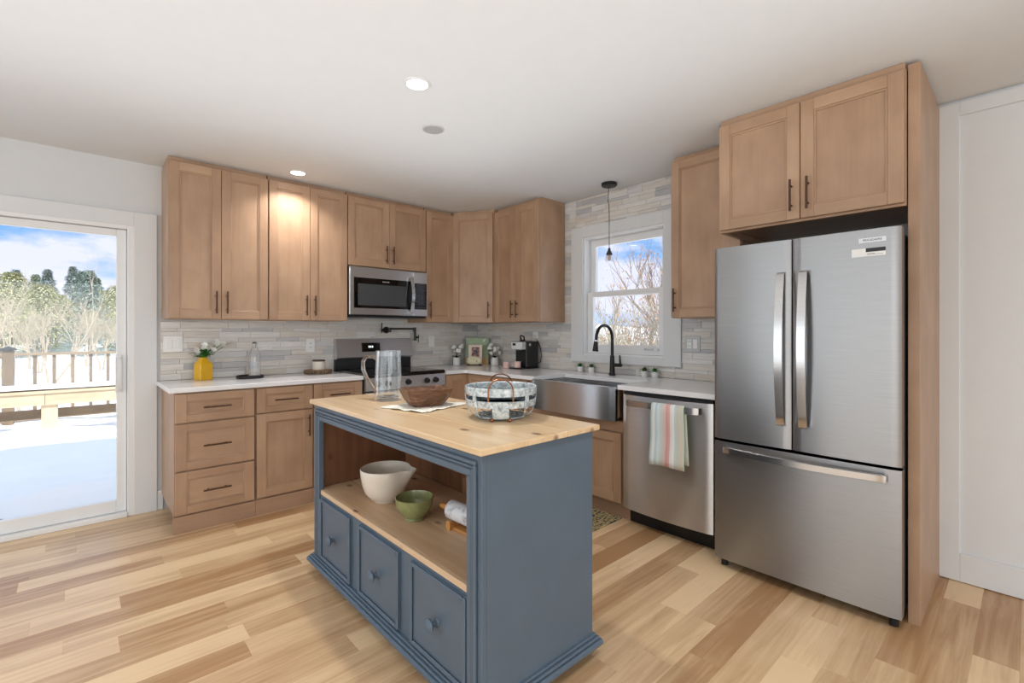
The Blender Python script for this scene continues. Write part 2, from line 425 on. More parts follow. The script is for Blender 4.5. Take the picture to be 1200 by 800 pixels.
f.sweep([(hx, YW+.005, .88), (hx, YW-.03, .885), (hx, YW-.042, .91), (hx, YW-.042, 1.07), (hx, YW-.03, 1.095), (hx, YW+.005, 1.10)], [(-.009, -.007), (.009, -.007), (.009, .007), (-.009, .007)], (1, 0, 0))
P(f, 'door_handle', M['vinyl'])
# casing of the door
f = MB(); f.box(DX1-.005, DX1+.125, YW-.022, YW-.001, 0, 2.115, .002); f.box(DX0-.13, DX1-.005, YW-.022, YW-.001, DZ-.005, 2.115, .002); f.box(DX0-.13, DX0+.005, YW-.022, YW-.001, 0, DZ-.005, .002)
struct('trim_3', f, M['trim'], 'wide white casing around the sliding door')
f = MB(); f.box(DX1+.126, .447, YW-.016, YW-.001, 0, .14, .003); struct('baseboard_back', f, M['trim'], 'short white baseboard')

# window_1 (double hung)
w1 = bpy.data.objects.new('window_1', None); COL.objects.link(w1); w1.location = (XW, WY1, WZ0); w1['kind'] = 'structure'; w1['label'] = 'white double hung window above the sink'; w1['category'] = 'window'
WO = (XW, WY1, WZ0)
def ring(mb, x0, x1, ya, yb, za, zb, w, wb=None, wt=None, b=.002):
    wb = w if wb is None else wb; wt = w if wt is None else wt
    mb.box(x0, x1, ya, ya+w, za, zb, b); mb.box(x0, x1, yb-w, yb, za, zb, b)
    mb.box(x0, x1, ya+w, yb-w, za, za+wb, b); mb.box(x0, x1, ya+w, yb-w, zb-wt, zb, b); return mb
P(ring(MB(), XW-.01, XW+.14, WY0, WY1, WZ0, WZ1, .03, .03, .03), 'window_frame', M['vinyl'], w1, WO)
P(ring(MB(), XW+.075, XW+.115, WY0+.031, WY1-.031, 1.585, WZ1-.031, .055, .04, .06), 'upper_sash', M['vinyl'], w1, WO)
P(ring(MB(), XW+.03, XW+.07, WY0+.031, WY1-.031, WZ0+.031, 1.63, .06, .075, .045), 'lower_sash', M['vinyl'], w1, WO)
f = MB(); f.box(XW+.093, XW+.097, WY0+.08, WY1-.08, 1.62, WZ1-.085); P(f, 'glass_pane', M['glass'], w1, WO)
f = MB(); f.box(XW+.048, XW+.052, WY0+.085, WY1-.085, WZ0+.1, 1.59); P(f, 'glass_pane', M['glass'], w1, WO)
f = MB(); f.box(XW+.012, XW+.028, 2.02, 2.10, WZ0+.075, WZ0+.085, .002); f.box(XW+.008, XW+.026, 1.97, 2.0, WZ0+.073, WZ0+.083, .002); P(f, 'sash_lift', M['handle'], w1, WO)
f = MB(); x0, x1 = XW-.030, XW-.0115
f.box(x0, x1, WY1-.02, WY1+.112, 1.012, 2.21, .002); f.box(x0, x1, WY0-.125, WY0+.02, 1.012, 2.21, .002)
f.box(x0, x1, WY0+.02, WY1-.02, WZ1-.015, 2.21, .002); f.box(x0, x1, WY0+.02, WY1-.02, 1.012, WZ0+.018, .002)
struct('trim_4', f, M['trim'], 'wide flat white casing around the window')

# white panelled door on the right
f = MB(); X2 = XW-.012; f.box(X2+.008, XW-.001, -1.0, .335, .004, 2.455)
f.box(X2-.006, X2+.008, .245, .335, .004, 2.455, .002); f.box(X2-.006, X2+.008, -1.0, -.9, .004, 2.455, .002)
f.box(X2-.006, X2+.008, -.9, .245, .004, .148, .002); f.box(X2-.006, X2+.008, -.9, .245, 2.385, 2.455, .002)
d2 = struct('door_2', f, M['trim'], 'tall white panelled door')
d2['label'] = 'tall white recessed panel door beside the wooden end panel'
for z in (.18, 2.36):
    h = MB(); h.cyl((X2-.008, .337, z), (X2-.008, .337, z+.05), .004, n=8); h.build('hinge', M['blackmetal'], d2)

# ================================================================== CABINETS
def bar_pull(mb, cx, cz, L, vertical, y0=-.021):
    r = .0055; so = .030; e = L/2; q = L/2-.03
    if vertical:
        mb.cyl((cx, y0-so, cz-e), (cx, y0-so, cz+e), r, n=10)
        for k in (-q, q): mb.cyl((cx, y0, cz+k), (cx, y0-so, cz+k), .0045, n=8)
    else:
        mb.cyl((cx-e, y0-so, cz), (cx+e, y0-so, cz), r, n=10)
        for k in (-q, q): mb.cyl((cx+k, y0, cz), (cx+k, y0-so, cz), .0045, n=8)
    return mb
def shaker(x0, x1, z0, z1, st=.06, rail=None):
    rail = st if rail is None else rail; m = MB(); F, B = -.021, -.001; b = .0018
    m.box(x0, x0+st, F, B, z0, z1, b, g=2); m.box(x1-st, x1, F, B, z0, z1, b, g=2)
    m.box(x0+st, x1-st, F, B, z0, z0+rail, b, g=0); m.box(x0+st, x1-st, F, B, z1-rail, z1, b, g=0)
    a, c, d, e = x0+st, x1-st, z0+rail, z1-rail; k = .009
    m.box(a, a+k, F+.005, B, d, e, .001, g=2); m.box(c-k, c, F+.005, B, d, e, .001, g=2)
    m.box(a+k, c-k, F+.005, B, d, d+k, .001, g=0); m.box(a+k, c-k, F+.005, B, e-k, e, .001, g=0)
    m.box(a+k, c-k, F+.011, B, d+k, e-k, 0, g=2 if (e-d) > (c-a)*.7 else 0)
    return m
def front(par, kind, x0, x1, z0, z1, handle=None, st=.058, rail=None):
    o = shaker(x0, x1, z0, z1, st, rail).build(kind, M['cab'], par)
    if handle:
        hx, hz, vert = handle
        bar_pull(MB(), hx, hz, .158, vert).build('handle', M['bronze'], o)
    return o
def carcass(par, w, d, z0, z1, x0=0.):
    m = MB(); m.box(x0+.0015, w-.0015, 0, d, z0, z1, .001, g=2, tone=.5); return m.build('body', M['cab'], par)
UD = .357; UY = 3.90; UZ0, UZ1 = 1.368, 2.437
def upper(x0, x1, z0, z1, label, doors=2, hside=None, group=None, loc=None, rot=0, depth=UD-.02):
    t = thing('wall_cabinet', label, 'cabinet', loc or (x0, UY, 0), rot); w = x1-x0
    carcass(t, w, depth, z0, z1)
    lip = MB(); lip.box(.004, w-.004, .022, depth, z1+.0005, HC-.002, 0, g=0); lip.build('top_filler', M['cab'], t)
    a, c = z0+.004, z1-.006
    if doors == 2:
        h = w/2
        front(t, 'door', .004, h-.0015, a, c, (h-.033, a+.115, True)); front(t, 'door', h+.0015, w-.004, a, c, (h+.033, a+.115, True))
    else:
        front(t, 'door', .004, w-.004, a, c, ((w-.035) if hside == 'r' else .035, a+.115, True), st=.05 if w < .3 else .058)
    return t
upper(.437, 1.0535, UZ0, UZ1, 'tall two door wooden wall cabinet nearest the sliding door')
upper(1.0545, 1.668, UZ0, UZ1, 'tall two door wooden wall cabinet directly left of the microwave')
upper(1.669, 2.436, 1.842, UZ1, 'short two door wooden wall cabinet above the microwave')
upper(2.437, 2.757, UZ0, UZ1, 'narrow one door wooden wall cabinet right of the microwave', doors=1, hside='l')
# corner wall cabinet: five sided box with an angled door
A = Vector((2.762, 3.897)); B = Vector((2.975, 3.517)); 
ang = math.atan2(B.y-A.y, B.x-A.x); w = (B-A).length
t = thing('corner_wall_cabinet', 'angled corner wooden wall cabinet between two wall runs', 'cabinet', (A.x, A.y, 0), ang)
R_ = Matrix.Rotation(-ang, 2)
poly = [R_ @ (Vector(p)-A) for p in [(A.x, A.y), (B.x, B.y), (XW-.014, 3.517), (XW-.014, YW-.014), (A.x, YW-.014)]]
m = MB(); m.prism([tuple(p) for p in poly], UZ0, UZ1); m.build('body', M['cab'], t)
m = MB(); m.prism([(p.x*.98+.004, p.y*.98+.006) for p in poly], UZ1+.0005, HC-.002); m.build('top_filler', M['cab'], t)
front(t, 'door', .008, w-.008, UZ0+.004, UZ1-.006, (w-.045, UZ0+.12, True))
UX = 2.995
upper(0, .605, UZ0, UZ1, 'two door wooden wall cabinet left of the window, side toward the sink', loc=(UX, 3.516, 0), rot=RT, depth=UD-.03)
upper(0, .465, UZ0+.004, UZ1, 'tall one door wooden wall cabinet between window and refrigerator', doors=1, hside='l', loc=(UX, 1.655, 0), rot=RT, depth=UD-.03)
# cabinet over the refrigerator
t = thing('wall_cabinet', 'deep two door wooden cabinet above the stainless refrigerator', 'cabinet', (2.682, 1.188, 0), RT)
m = MB(); m.box(0, .82, 0, .64, 1.868, 2.437, .001, g=2, tone=.5); m.box(0, .82, -.0, .03, 1.836, 1.868, .001, g=0); m.box(0, .02, .03, .64, 1.836, 1.868, 0, g=2); m.build('body', M['cab'], t)
m = MB(); m.box(.004, .815, .004, .64, 2.438, HC-.002, g=0); m.build('top_filler', M['cab'], t)
front(t, 'door', .004, .4075, 1.848, 2.43, (.4075-.035, 1.965, True)); front(t, 'door', .4115, .815, 1.848, 2.43, (.4115+.035, 1.965, True))
t = thing('cabinet_end_panel', 'full height wooden end panel right of the refrigerator', 'panel', (2.69, .364, 0), RT)
m = MB(); m.box(0, .042, .0, .635, 0, 2.455, .0015, g=2); m.build('panel', M['cab'], t)

# base cabinets, left run
BY = 3.64; BZ = .893
def toe(par, w, x0=0., y=-.012):
    m = MB(); m.box(x0, w, y, .01, 0, .108, .001, g=0); return m.build('toe_kick', M['toe'], par)
t = thing('base_cabinet', 'wooden base cabinet with three stacked drawers beside sliding door', 'cabinet', (.437, BY, 0)); w = .465
carcass(t, w, .59, .109, BZ); toe(t, w, -.004)
for a, c in ((.702, .884), (.398, .692), (.122, .388)): front(t, 'drawer', .006, w-.008, a, c, (w/2, (a+c)/2, False), st=.062, rail=.05)
t = thing('base_cabinet', 'wooden base cabinet with drawer over one door, left run middle', 'cabinet', (.9035, BY, 0)); w = .388
carcass(t, w, .59, .109, BZ); toe(t, w)
front(t, 'drawer', .006, w-.004, .712, .884, (w/2, .798, False), st=.058, rail=.045); front(t, 'door', .006, w-.004, .122, .704, (w-.035, .59, True))
t = thing('base_cabinet', 'wooden base cabinet with drawer next to the range, mostly behind the island', 'cabinet', (1.293, BY, 0)); w = .388
carcass(t, w, .59, .109, BZ); toe(t, w)
front(t, 'drawer', .004, w-.004, .712, .884, (w/2, .798, False), st=.058, rail=.045); front(t, 'door', .004, w-.004, .122, .704, (.035, .59, True))
# base cabinets, right run
BX = 2.71; BYR = 3.585
t = thing('corner_base_cabinet', 'wooden corner base cabinet with folding door right of the range', 'cabinet', (2.449, BYR, 0))
m = MB(); m.prism([(0, 0), (BX-2.449, 0), (BX-2.449, -.37), (XW-.02-2.449, -.37), (XW-.02-2.449, YW-.02-BYR), (0, YW-.02-BYR)], .109, BZ); m.build('body', M['cab'], t)
m = MB(); m.box(0, BX-2.449+.06, .06, .075, 0, .108, g=0); m.box(BX-2.449+.06, BX-2.449+.075, .06, -.37, 0, .108, g=1); m.build('toe_kick', M['toe'], t)
front(t, 'door', .004, BX-2.449-.022, .122, .884, None, st=.05)
o = shaker(.022, .366, .122, .884, .05).build('door', M['cab'], t, loc=(BX-2.449, 0, 0), rotz=RT)
bar_pull(MB(), .31, .74, .158, True).build('handle', M['bronze'], o)
t = thing('base_cabinet', 'wooden base cabinet with top drawer left of the farmhouse sink', 'cabinet', (BX, BYR-.372, 0), RT); w = .452
carcass(t, w, .59, .109, BZ)
m = MB(); m.box(0, w, .05, .065, 0, .108, g=0); m.build('toe_kick', M['toe'], t)
front(t, 'drawer', .004, w-.004, .712, .884, (w/2, .798, False), st=.05, rail=.045); front(t, 'door', .004, w-.004, .122, .704, (w-.04, .59, True))
t = thing('sink_base_cabinet', 'two door wooden base cabinet beneath the farmhouse sink', 'cabinet', (BX, 2.760, 0), RT); w = .926
m = MB(); m.box(0, w, 0, .59, .109, .672, .001, g=2, tone=.5); m.box(0, .095, 0, .59, .672, BZ, .001); m.box(w-.022, w, 0, .59, .672, BZ, .001); m.build('body', M['cab'], t)
m = MB(); m.box(0, w, .05, .065, 0, .108, g=0); m.build('toe_kick', M['toe'], t)
m = MB(); m.box(.004, w-.004, -.012, -.001, .60, .67, .001, g=0); m.build('apron_rail', M['cab'], t)
front(t, 'door', .004, w/2-.0015, .122, .592, (w/2-.035, .5, True)); front(t, 'door', w/2+.0015, w-.026, .122, .592, (w/2+.035, .5, True))

# countertops
m = MB(); m.box(.408, 1.682, 3.603, YW-.0125, .894, .9245, .003); o = m.build('countertop', M['quartz'])
tag(o, 'white quartz countertop between sliding door and range', 'countertop')
CF = 2.655; CYF = 3.55; XB = XW-.0125
m = MB(); m.prism([(2.449, CYF), (CF-.03, CYF), (CF-.008, CYF-.008), (CF, CYF-.03), (CF, 2.655), (3.03, 2.655), (3.03, 1.862), (CF, 1.862), (CF, 1.192), (XB, 1.192), (XB, YW-.0125), (2.449, YW-.0125)], .894, .9245)
tag(m.build('countertop', M['quartz']), 'white quartz countertop wrapping the corner and sink', 'countertop')

# ================================================================== SINK, FAUCET
t = thing('farmhouse_sink', 'stainless apron front farmhouse sink under the window', 'sink', (2.612, 2.652, 0), RT); w = .786
m = MB()
n = 9; pts = []
sec = [(0, .05)]+[(w*k/24, -.004+.022*abs(2*k/24-1)**2.4+(.006 if k in (0, 24) else 0)) for k in range(25)]+[(w, .05)]
n = len(sec); v0 = [(a, b, .682) for a, b in sec]; v1 = [(a, b, .908) for a, b in sec]
m.add(v0, [tuple(range(n))]); m.add(v1, [tuple(range(n))[::-1]]); m.add(v0+v1, [(i, n+i, n+(i+1) % n, (i+1) % n) for i in range(n)], smooth=True)
m.build('apron', M['steel_sink'], t)
m = MB(); m.box(.004, w-.004, .051, .066, .70, .90); m.box(.004, .018, .066, .41, .70, .893); m.box(w-.018, w-.004, .066, .41, .70, .893); m.box(.004, w-.004, .40, .414, .70, .893); m.box(.018, w-.018, .066, .40, .70, .712)
m.cyl((w/2, .24, .713), (w/2, .24, .716), .045, n=24)
m.build('basin', M['steel_sink'], t)
t = thing('kitchen_faucet', 'matte black gooseneck faucet standing behind the sink', 'faucet', (3.2, 2.295, .9255))
m = MB(); m.cyl((0, 0, 0), (0, 0, .012), .028, n=20); m.cyl((0, 0, .012), (0, 0, .16), .023, .017, n=20)
pts = [(0, 0, .15), (0, 0, .24)]+[(-.105+.105*math.cos(a), 0, .30+.105*math.sin(a)) for a in [PI*k/12 for k in range(0, 12)]]+[(-.212, 0, .285)]
m.tube(pts, .0125, 12); m.build('neck', M['blackmetal'], t)
m = MB(); m.cyl((-.213, 0, .288), (-.214, 0, .278), .0145, n=16); m.build('collar', M['chrome'], t)
m = MB(); m.cyl((-.214, 0, .278), (-.222, 0, .20), .015, .024, n=16); m.build('spray_head', M['blackmetal'], t)
m = MB(); m.cyl((0, -.01, .085), (0, -.085, .085), .016, .014, n=14); m.cyl((0, -.078, .085), (.0, -.072, .165), .010, .006, n=10); m.build('lever', M['blackmetal'], t)

# ================================================================== DISHWASHER
t = thing('dishwasher', 'stainless steel dishwasher with towel on its handle bar', 'dishwasher', (2.645, 1.826, 0), RT); w = .604
m = MB()
sec = [(0, .05)]+[(w*k/24, .022*(2*k/24-1)**2+(.006 if k in (0, 24) else 0)) for k in range(25)]+[(w, .05)]
n = len(sec); v0 = [(a, b, .118) for a, b in sec]; v1 = [(a, b, .866) for a, b in sec]
m.add(v0, [tuple(range(n))]); m.add(v1, [tuple(range(n))[::-1]]); m.add(v0+v1, [(i, n+i, n+(i+1) % n, (i+1) % n) for i in range(n)], smooth=True); m.build('door_panel', M['steel_light'], t)
m = MB(); m.box(.006, w-.006, .052, .6, .11, .885, .001); m.box(0.002, w-.002, .03, .052, .868, .889); m.build('tub', M['black'], t)
m = MB(); m.box(.0, w, .115, .13, 0, .108); m.build('toe_panel', M['black'], t)
m = MB(); m.sweep([(.06, .0, .822), (.063, -.03, .822), (.09, -.045, .822), (w-.09, -.045, .822), (w-.063, -.03, .822), (w-.06, .0, .822)], [(-.019, -.006), (.019, -.006), (.019, .006), (-.019, .006)], (0, 0, 1)); m.build('handle', M['handle'], t)
def make_towel_mat():
    m, t, b = new_mat('striped_towel')
    gv = t.attr('gv').outputs['Vector']; sp = t.node('ShaderNodeSeparateXYZ'); t.l.new(gv, sp.inputs[0])
    cols = [(196, 218, 220), (226, 228, 226), (190, 210, 216), (214, 224, 226), (206, 214, 212), (214, 208, 200), (222, 204, 198), (226, 166, 166), (224, 182, 178), (234, 230, 226), (236, 238, 240), (200, 208, 206), (200, 204, 190), (212, 202, 188), (198, 208, 192)]
    n = t.node('ShaderNodeValToRGB'); n.color_ramp.interpolation = 'CONSTANT'; e = n.color_ramp.elements
    while len(e) < len(cols): e.new(.5)
    for i, (x, c) in enumerate(zip(e, cols)): x.position = i/len(cols); x.color = lin(c)
    t.l.new(sp.outputs[0], n.inputs[0]); t.l.new(n.outputs[0], b.inputs['Base Color']); b.inputs['Roughness'].default_value = .9
    t.l.new(t.bump(t.noise(t.coord(), 500., 2.), .3, .002), b.inputs['Normal'])
    return m
M['towel'] = make_towel_mat()
# towel folded over the handle: front and back leaf in one sheet with thickness
tw = MB(); rows = []; tx0, tx1 = .262, .472
path = [(-.036, .50)]+[(-.036, .50+.3*k/6) for k in range(1, 7)]+[(-.039, .835), (-.052, .8475), (-.066, .835)]+[(-.066-.004*math.sin(k), .835-.365*k/9) for k in range(1, 10)]
NX = 18
vs = []; gv = []
for j, (py, pz) in enumerate(path):
    fr = j/(len(path)-1)
    for i in range(NX+1):
        u = i/NX; flare = 1+.07*max(0, (.84-pz)/.36)
        xx = (tx0+tx1)/2+(u-.5)*(tx1-tx0)*flare+(.012 if j < 7 else -.006)*(.84-pz)/.36
        wv = .005*math.sin(u*9+fr*2)*min(1, max(0, (.83-pz)/.1)); wv = min(wv, .002) if j < 8 else wv-.004*(1 if pz < .82 else 0)
        zz = pz+(.006*math.sin(u*3.2) if j == len(path)-1 else 0)
        vs.append((xx, py+wv*(-1 if j >= 8 else .2), zz)); gv.append((u, fr, 0))
fs = [(j*(NX+1)+i, j*(NX+1)+i+1, (j+1)*(NX+1)+i+1, (j+1)*(NX+1)+i) for j in range(len(path)-1) for i in range(NX)]
tw.add(vs, fs, gv, smooth=True)
o = tw.build('dish_towel', M['towel'], None, loc=(2.645, 1.826, 0), rotz=RT, sharp=80)
so = o.modifiers.new('thick', 'SOLIDIFY'); so.thickness = .003; so.offset = 0
tag(o, 'pastel striped dish towel draped over dishwasher handle', 'towel')

# ================================================================== REFRIGERATOR
t = thing('refrigerator', 'stainless french door refrigerator with bottom freezer drawer', 'refrigerator', (2.56, 1.168, 0), RT); w = .80
m = MB(); m.box(.006, w-.006, .075, .74, .05, 1.715, .006); m.box(.02, .12, .03, .2, 1.7155, 1.735, .004); m.box(w-.12, w-.02, .03, .2, 1.7155, 1.735, .004); m.build('body', M['dkgrey'], t)
def fdoor(x0, x1):
    return [(x0, .07), (x0, .012), (x0+.004, .005), (x0+.016, .001), (x1-.016, .001), (x1-.004, .005), (x1, .012), (x1, .07)]
def bow(x0, x1, b):
    pts = [(x0, .07)]; N = 14
    for k in range(N+1):
        u = k/N; e = min(u, 1-u)*(x1-x0); rr = .014
        y = 0 if e > rr else (rr-math.sqrt(max(0, rr*rr-(rr-e)**2)))*.8
        pts.append((x0+u*(x1-x0), y))
    pts.append((x1, .07)); return pts
def panelmesh(x0, x1, z0, z1):
    m = MB(); N = 20; L = x1-x0; pts = [(x0, .068)]
    for k in range(N+1):
        u = k/N; e = min(u, 1-u)*L; pts.append((x0+u*L, .005*(2*u-1)**2+(.008 if e < .001 else .0015 if e < .5*L/N+.001 else 0)))
    pts.append((x1, .068))
    n = len(pts); v0 = [(a, b, z0) for a, b in pts]; v1 = [(a, b, z1) for a, b in pts]
    m.add(v0, [tuple(range(n))[::-1]]); m.add(v1, [tuple(range(n))]); m.add(v0+v1, [(i, (i+1) % n, n+(i+1) % n, n+i) for i in range(n)], smooth=True); return m
dl = panelmesh(0, w*.5-.021, .704, 1.731).build('left_door', M['steel'], t)
dr = panelmesh(w*.5-.015, w, .704, 1.731).build('right_door', M['steel'], t)
fz = panelmesh(0, w, .056, .690).build('freezer_drawer', M['steel'], t)
def vhandle(x):
    m = MB(); z0, z1 = .82, 1.57; N = 14
    pts = [(x, -.002, z0), (x, -.022, z0+.004)]+[(x, -.028-.034*math.sin(PI*k/N), z0+.01+(z1-z0-.02)*k/N) for k in range(N+1)]+[(x, -.022, z1-.004), (x, -.002, z1)]
    return m.sweep(pts, [(-.018, -.004), (-.014, .006), (.014, .006), (.018, -.004)], (1, 0, 0))
vhandle(w*.5-.058).build('handle', M['handle'], dl); vhandle(w*.5+.040).build('handle', M['handle'], dr)
m = MB(); N = 14; x0, x1 = .062, w-.05
pts = [(x0, -.002, .652), (x0+.003, -.022, .652)]+[(x0+.01+(x1-x0-.02)*k/N, -.028-.034*math.sin(PI*k/N), .652) for k in range(N+1)]+[(x1-.003, -.022, .652), (x1, -.002, .652)]
m.sweep(pts, [(-.018, -.004), (-.014, .006), (.014, .006), (.018, -.004)], (0, 0, 1)); m.build('handle', M['handle'], fz)
for fx in (.03, w-.035):
    m = MB(); m.cyl((fx, .07, 0), (fx, .07, .03), .018, n=14); m.cyl((fx, .07, .03), (fx, .1, .055), .012, n=10); m.build('foot', M['black'], t)
m = MB(); m.box(w-.148, w-.05, -.0015, .002, 1.672, 1.694, .0005); o = m.build('badge', M['handle'], dr)
text_mesh('badge_lettering', 'FRIGIDAIRE', .0135, M['dkgrey'], dr, (w-.099, -.0019, 1.683), (PI/2, 0, 0))
m = MB(); m.box(w-.174, w-.052, -.0012, .002, 1.612, 1.648, .0003); m.build('sticker', M['plate'], dr)
m = MB(); m.box(w-.122, w-.052, -.0016, -.0012, 1.631, 1.648); m.build('sticker_band', M['black'], dr)
m = MB(); m.box(w-.118, w-.09, -.0016, -.0013, 1.623, 1.6245); m.box(w-.118, w-.062, -.0016, -.0013, 1.619, 1.6202); m.build('sticker_print', M['dkgrey'], dr)

# ================================================================== MICROWAVE
t = thing('microwave', 'stainless over the range microwave with curved handle', 'microwave', (1.672, 3.85, 0)); w = .762
m = MB(); m.box(0, w, .03, .37, 1.414, 1.834, .003); m.build('body', M['black'], t)
m = MB(); m.box(.0, .604, 0, .028, 1.424, 1.832, .004); dn = m.build('door', M['steel_light'], t)
m = MB(); m.box(.036, .596, -.003, .001, 1.482, 1.742, .002); wi = m.build('door_window', M['blackglass'], dn)
m = MB(); m.box(.072, .53, -.0045, -.0025, 1.505, 1.690, .001); m.build('mesh_screen', M['dkgrey'], wi)
m = MB(); m.box(.606, w, 0, .028, 1.424, 1.832, .004); cp = m.build('control_panel', M['steel_light'], t)
m = MB(); m.box(.622, w-.012, -.003, .001, 1.486, 1.728, .001); kp = m.build('keypad', M['blackglass'], cp)
m = MB()
for r in range(7):
    for c in range(4): m.box(.632+c*.028, .632+c*.028+.018, -.0042, -.0028, 1.50+r*.026, 1.50+r*.026+.008)
m.build('keys', M['dkgrey'], cp)
m = MB(); m.box(.636, .73, -.0042, -.0028, 1.695, 1.72); m.build('clock_display', M['dkgrey'], cp)
m = MB(); N = 12; pts = [(.578, -.002, 1.452)]+[(.578, -.018-.036*math.sin(PI*k/N), 1.456+.318*k/N) for k in range(N+1)]+[(.578, -.002, 1.778)]
m.sweep(pts, [(-.016, -.004), (-.012, .006), (.012, .006), (.016, -.004)], (1, 0, 0)); m.build('handle', M['chrome'], dn)
m = MB(); m.box(.01, w-.01, .02, .36, 1.405, 1.4135); m.build('vent_grille', M['black'], t)
text_mesh('brand_mark', 'FRIGIDAIRE', .013, M['plate'], dn, (.33, -.0036, 1.716), (PI/2, 0, 0))

# ================================================================== RANGE
t = thing('range', 'stainless freestanding electric range with black glass cooktop', 'range', (1.6865, 3.575, 0)); w = .758
m = MB(); m.box(0, w, .025, .64, .02, .905, .002); m.build('body', M['dkgrey'], t)
for fx in (.04, w-.04):
    m = MB(); m.cyl((fx, .08, 0), (fx, .08, .02), .02, n=12); m.build('foot', M['black'], t)
m = MB(); m.box(0, w, -.012, .645, .9055, .938, .012); ct = m.build('cooktop', M['blackglass'], t)
for bx, by, br in ((.19, .17, .1), (.56, .17, .08), (.19, .45, .075), (.56, .45, .1)):
    m = MB(); m.tube([(bx+br*math.cos(2*PI*k/28), by+br*math.sin(2*PI*k/28), .9385) for k in range(28)], .0009, 4, True); m.build('burner_ring', M['dkgrey'], ct)
m = MB(); m.prism([(.0, .79), (.0, .903), (-.0, .903), (.024, .903), (.024, .79)][0:0] or [(-.004, .80), (.004, .904), (.024, .904), (.024, .80)], 0, w, axis=0); pn = m.build('knob_panel', M['steel_light'], t)
for kx in (.10, .19, .38, .565, .655):
    m = MB(); m.cyl((kx, .0, .853), (kx, -.012, .853), .026, .024, n=20); m.cyl((kx, -.012, .853), (kx, -.034, .853), .019, .017, n=18); m.build('knob', M['black'], pn)
m = MB(); m.box(.003, w-.003, -.004, .024, .20, .79, .004); od = m.build('oven_door', M['steel_light'], t)
m = MB(); m.box(.09, w-.09, -.006, -.002, .33, .66, .001); m.build('oven_window', M['blackglass'], od)
m = MB(); m.cyl((.05, -.055, .745), (w-.05, -.055, .745), .013, n=12)
for hx in (.07, w-.07): m.cyl((hx, -.003, .745), (hx, -.055, .745), .009, n=10)
m.build('handle', M['handle'], od)
m = MB(); m.box(.003, w-.003, -.004, .024, .04, .193, .004); m.build('warming_drawer', M['steel_light'], t)
m = MB(); m.prism([(.645, .905), (.605, .94), (.605, 1.03), (.645, 1.03)], 0, w, axis=0); bg_ = m.build('backguard_base', M['black'], t)
m = MB(); m.prism([(.645, 1.03), (.585, 1.03), (.572, 1.045), (.60, 1.21), (.645, 1.215)], 0, w, axis=0); bk = m.build('backguard', M['steel_light'], t)
m = MB(); m.prism([(.5735, 1.095), (.577, 1.12), (.585, 1.175), (.592, 1.175), (.585, 1.09)], .235, .415, axis=0); m.build('clock_display', M['blackglass'], bk)
m = MB()
for k in range(3): m.prism([(.5775, 1.13), (.5795, 1.148), (.5825, 1.148), (.5805, 1.13)], .30+k*.017, .31+k*.017, axis=0)
m.build('clock_digits', emit('lit_digits', (225, 235, 240), 1.2), bk)

# pot filler
t = thing('pot_filler', 'black folding pot filler faucet on tile above the range', 'faucet', (2.20, YW-.011, 1.295))
m = MB(); m.cyl((0, 0, 0), (0, -.012, 0), .032, n=20); m.cyl((0, -.012, 0), (0, -.075, 0), .012, n=12); m.cyl((0, -.075, -.022), (0, -.075, .022), .016, n=14); m.build('wall_mount', M['blackmetal'], t)
m = MB(); m.cyl((-.02, -.075, 0), (-.085, -.075, 0), .012, n=12); m.cyl((-.08, -.075, -.028), (-.08, -.075, .068), .006, n=10); m.build('valve_handle', M['blackmetal'], t)
m = MB(); m.tube([(0, -.078, .012), (.12, -.082, .012), (.245, -.088, .012), (.26, -.09, .008)], .0085, 10); m.cyl((.265, -.09, -.015), (.265, -.09, .026), .016, n=14); m.build('arm', M['blackmetal'], t)
m = MB(); m.cyl((.268, -.09, -.015), (.272, -.09, -.085), .013, n=12); m.cyl((.272, -.09, -.075), (.31, -.092, -.07), .010, n=10); m.cyl((.308, -.092, -.045), (.308, -.092, -.125), .005, n=8); m.cyl((.272, -.09, -.085), (.272, -.09, -.105), .015, n=12); m.build('spout', M['blackmetal'], t)

# switch and outlet plates
def plate(loc, rot, n, kinds, label, mat='plate', name='switch_plate'):
    t = thing(name, label, 'switch' if name == 'switch_plate' else 'outlet', loc, rot); w = .045*n+.027
    m = MB(); m.box(-w/2, w/2, -.006, 0, -.058, .058, .002); m.build('plate', M[mat], t)
    for i, k in enumerate(kinds):
        cx = (i-(n-1)/2)*.046
        if k == 's':
            m = MB(); m.box(cx-.017, cx+.017, -.009, -.006, -.034, .034, .001); m.build('rocker', M['plate'], t)
        else:
            m = MB()
            m.box(cx-.017, cx+.017, -.0085, -.006, -.034, .034, .001); o = m.build('receptacle', M['plate'], t)
            for zz in (-.017, .017):
                for xx in (-.0065, .0065):
                    m = MB(); m.box(cx+xx-.0015, cx+xx+.0015, -.0092, -.0084, zz-.006, zz+.006); m.build('slot', M['dkgrey'], o)
    return t
yt = YW-.0115; xt = XW-.0115
plate((.505, yt, 1.19), 0, 2, 'ss', 'white double light switch plate above yellow vase')
plate((1.483, yt, 1.16), 0, 1, 'o', 'white outlet plate left of the range', name='outlet_plate')
plate((2.72, yt, 1.18), 0, 1, 's', 'white single switch plate right of the pot filler')
plate((xt, 1.675, 1.19), RT, 2, 'os', 'grey outlet and switch plate between window and refrigerator', 'platesteel', 'outlet_plate')
plate((xt, 3.30, 1.22), RT, 1, 'o', 'white outlet plate behind the coffee machine', name='outlet_plate')

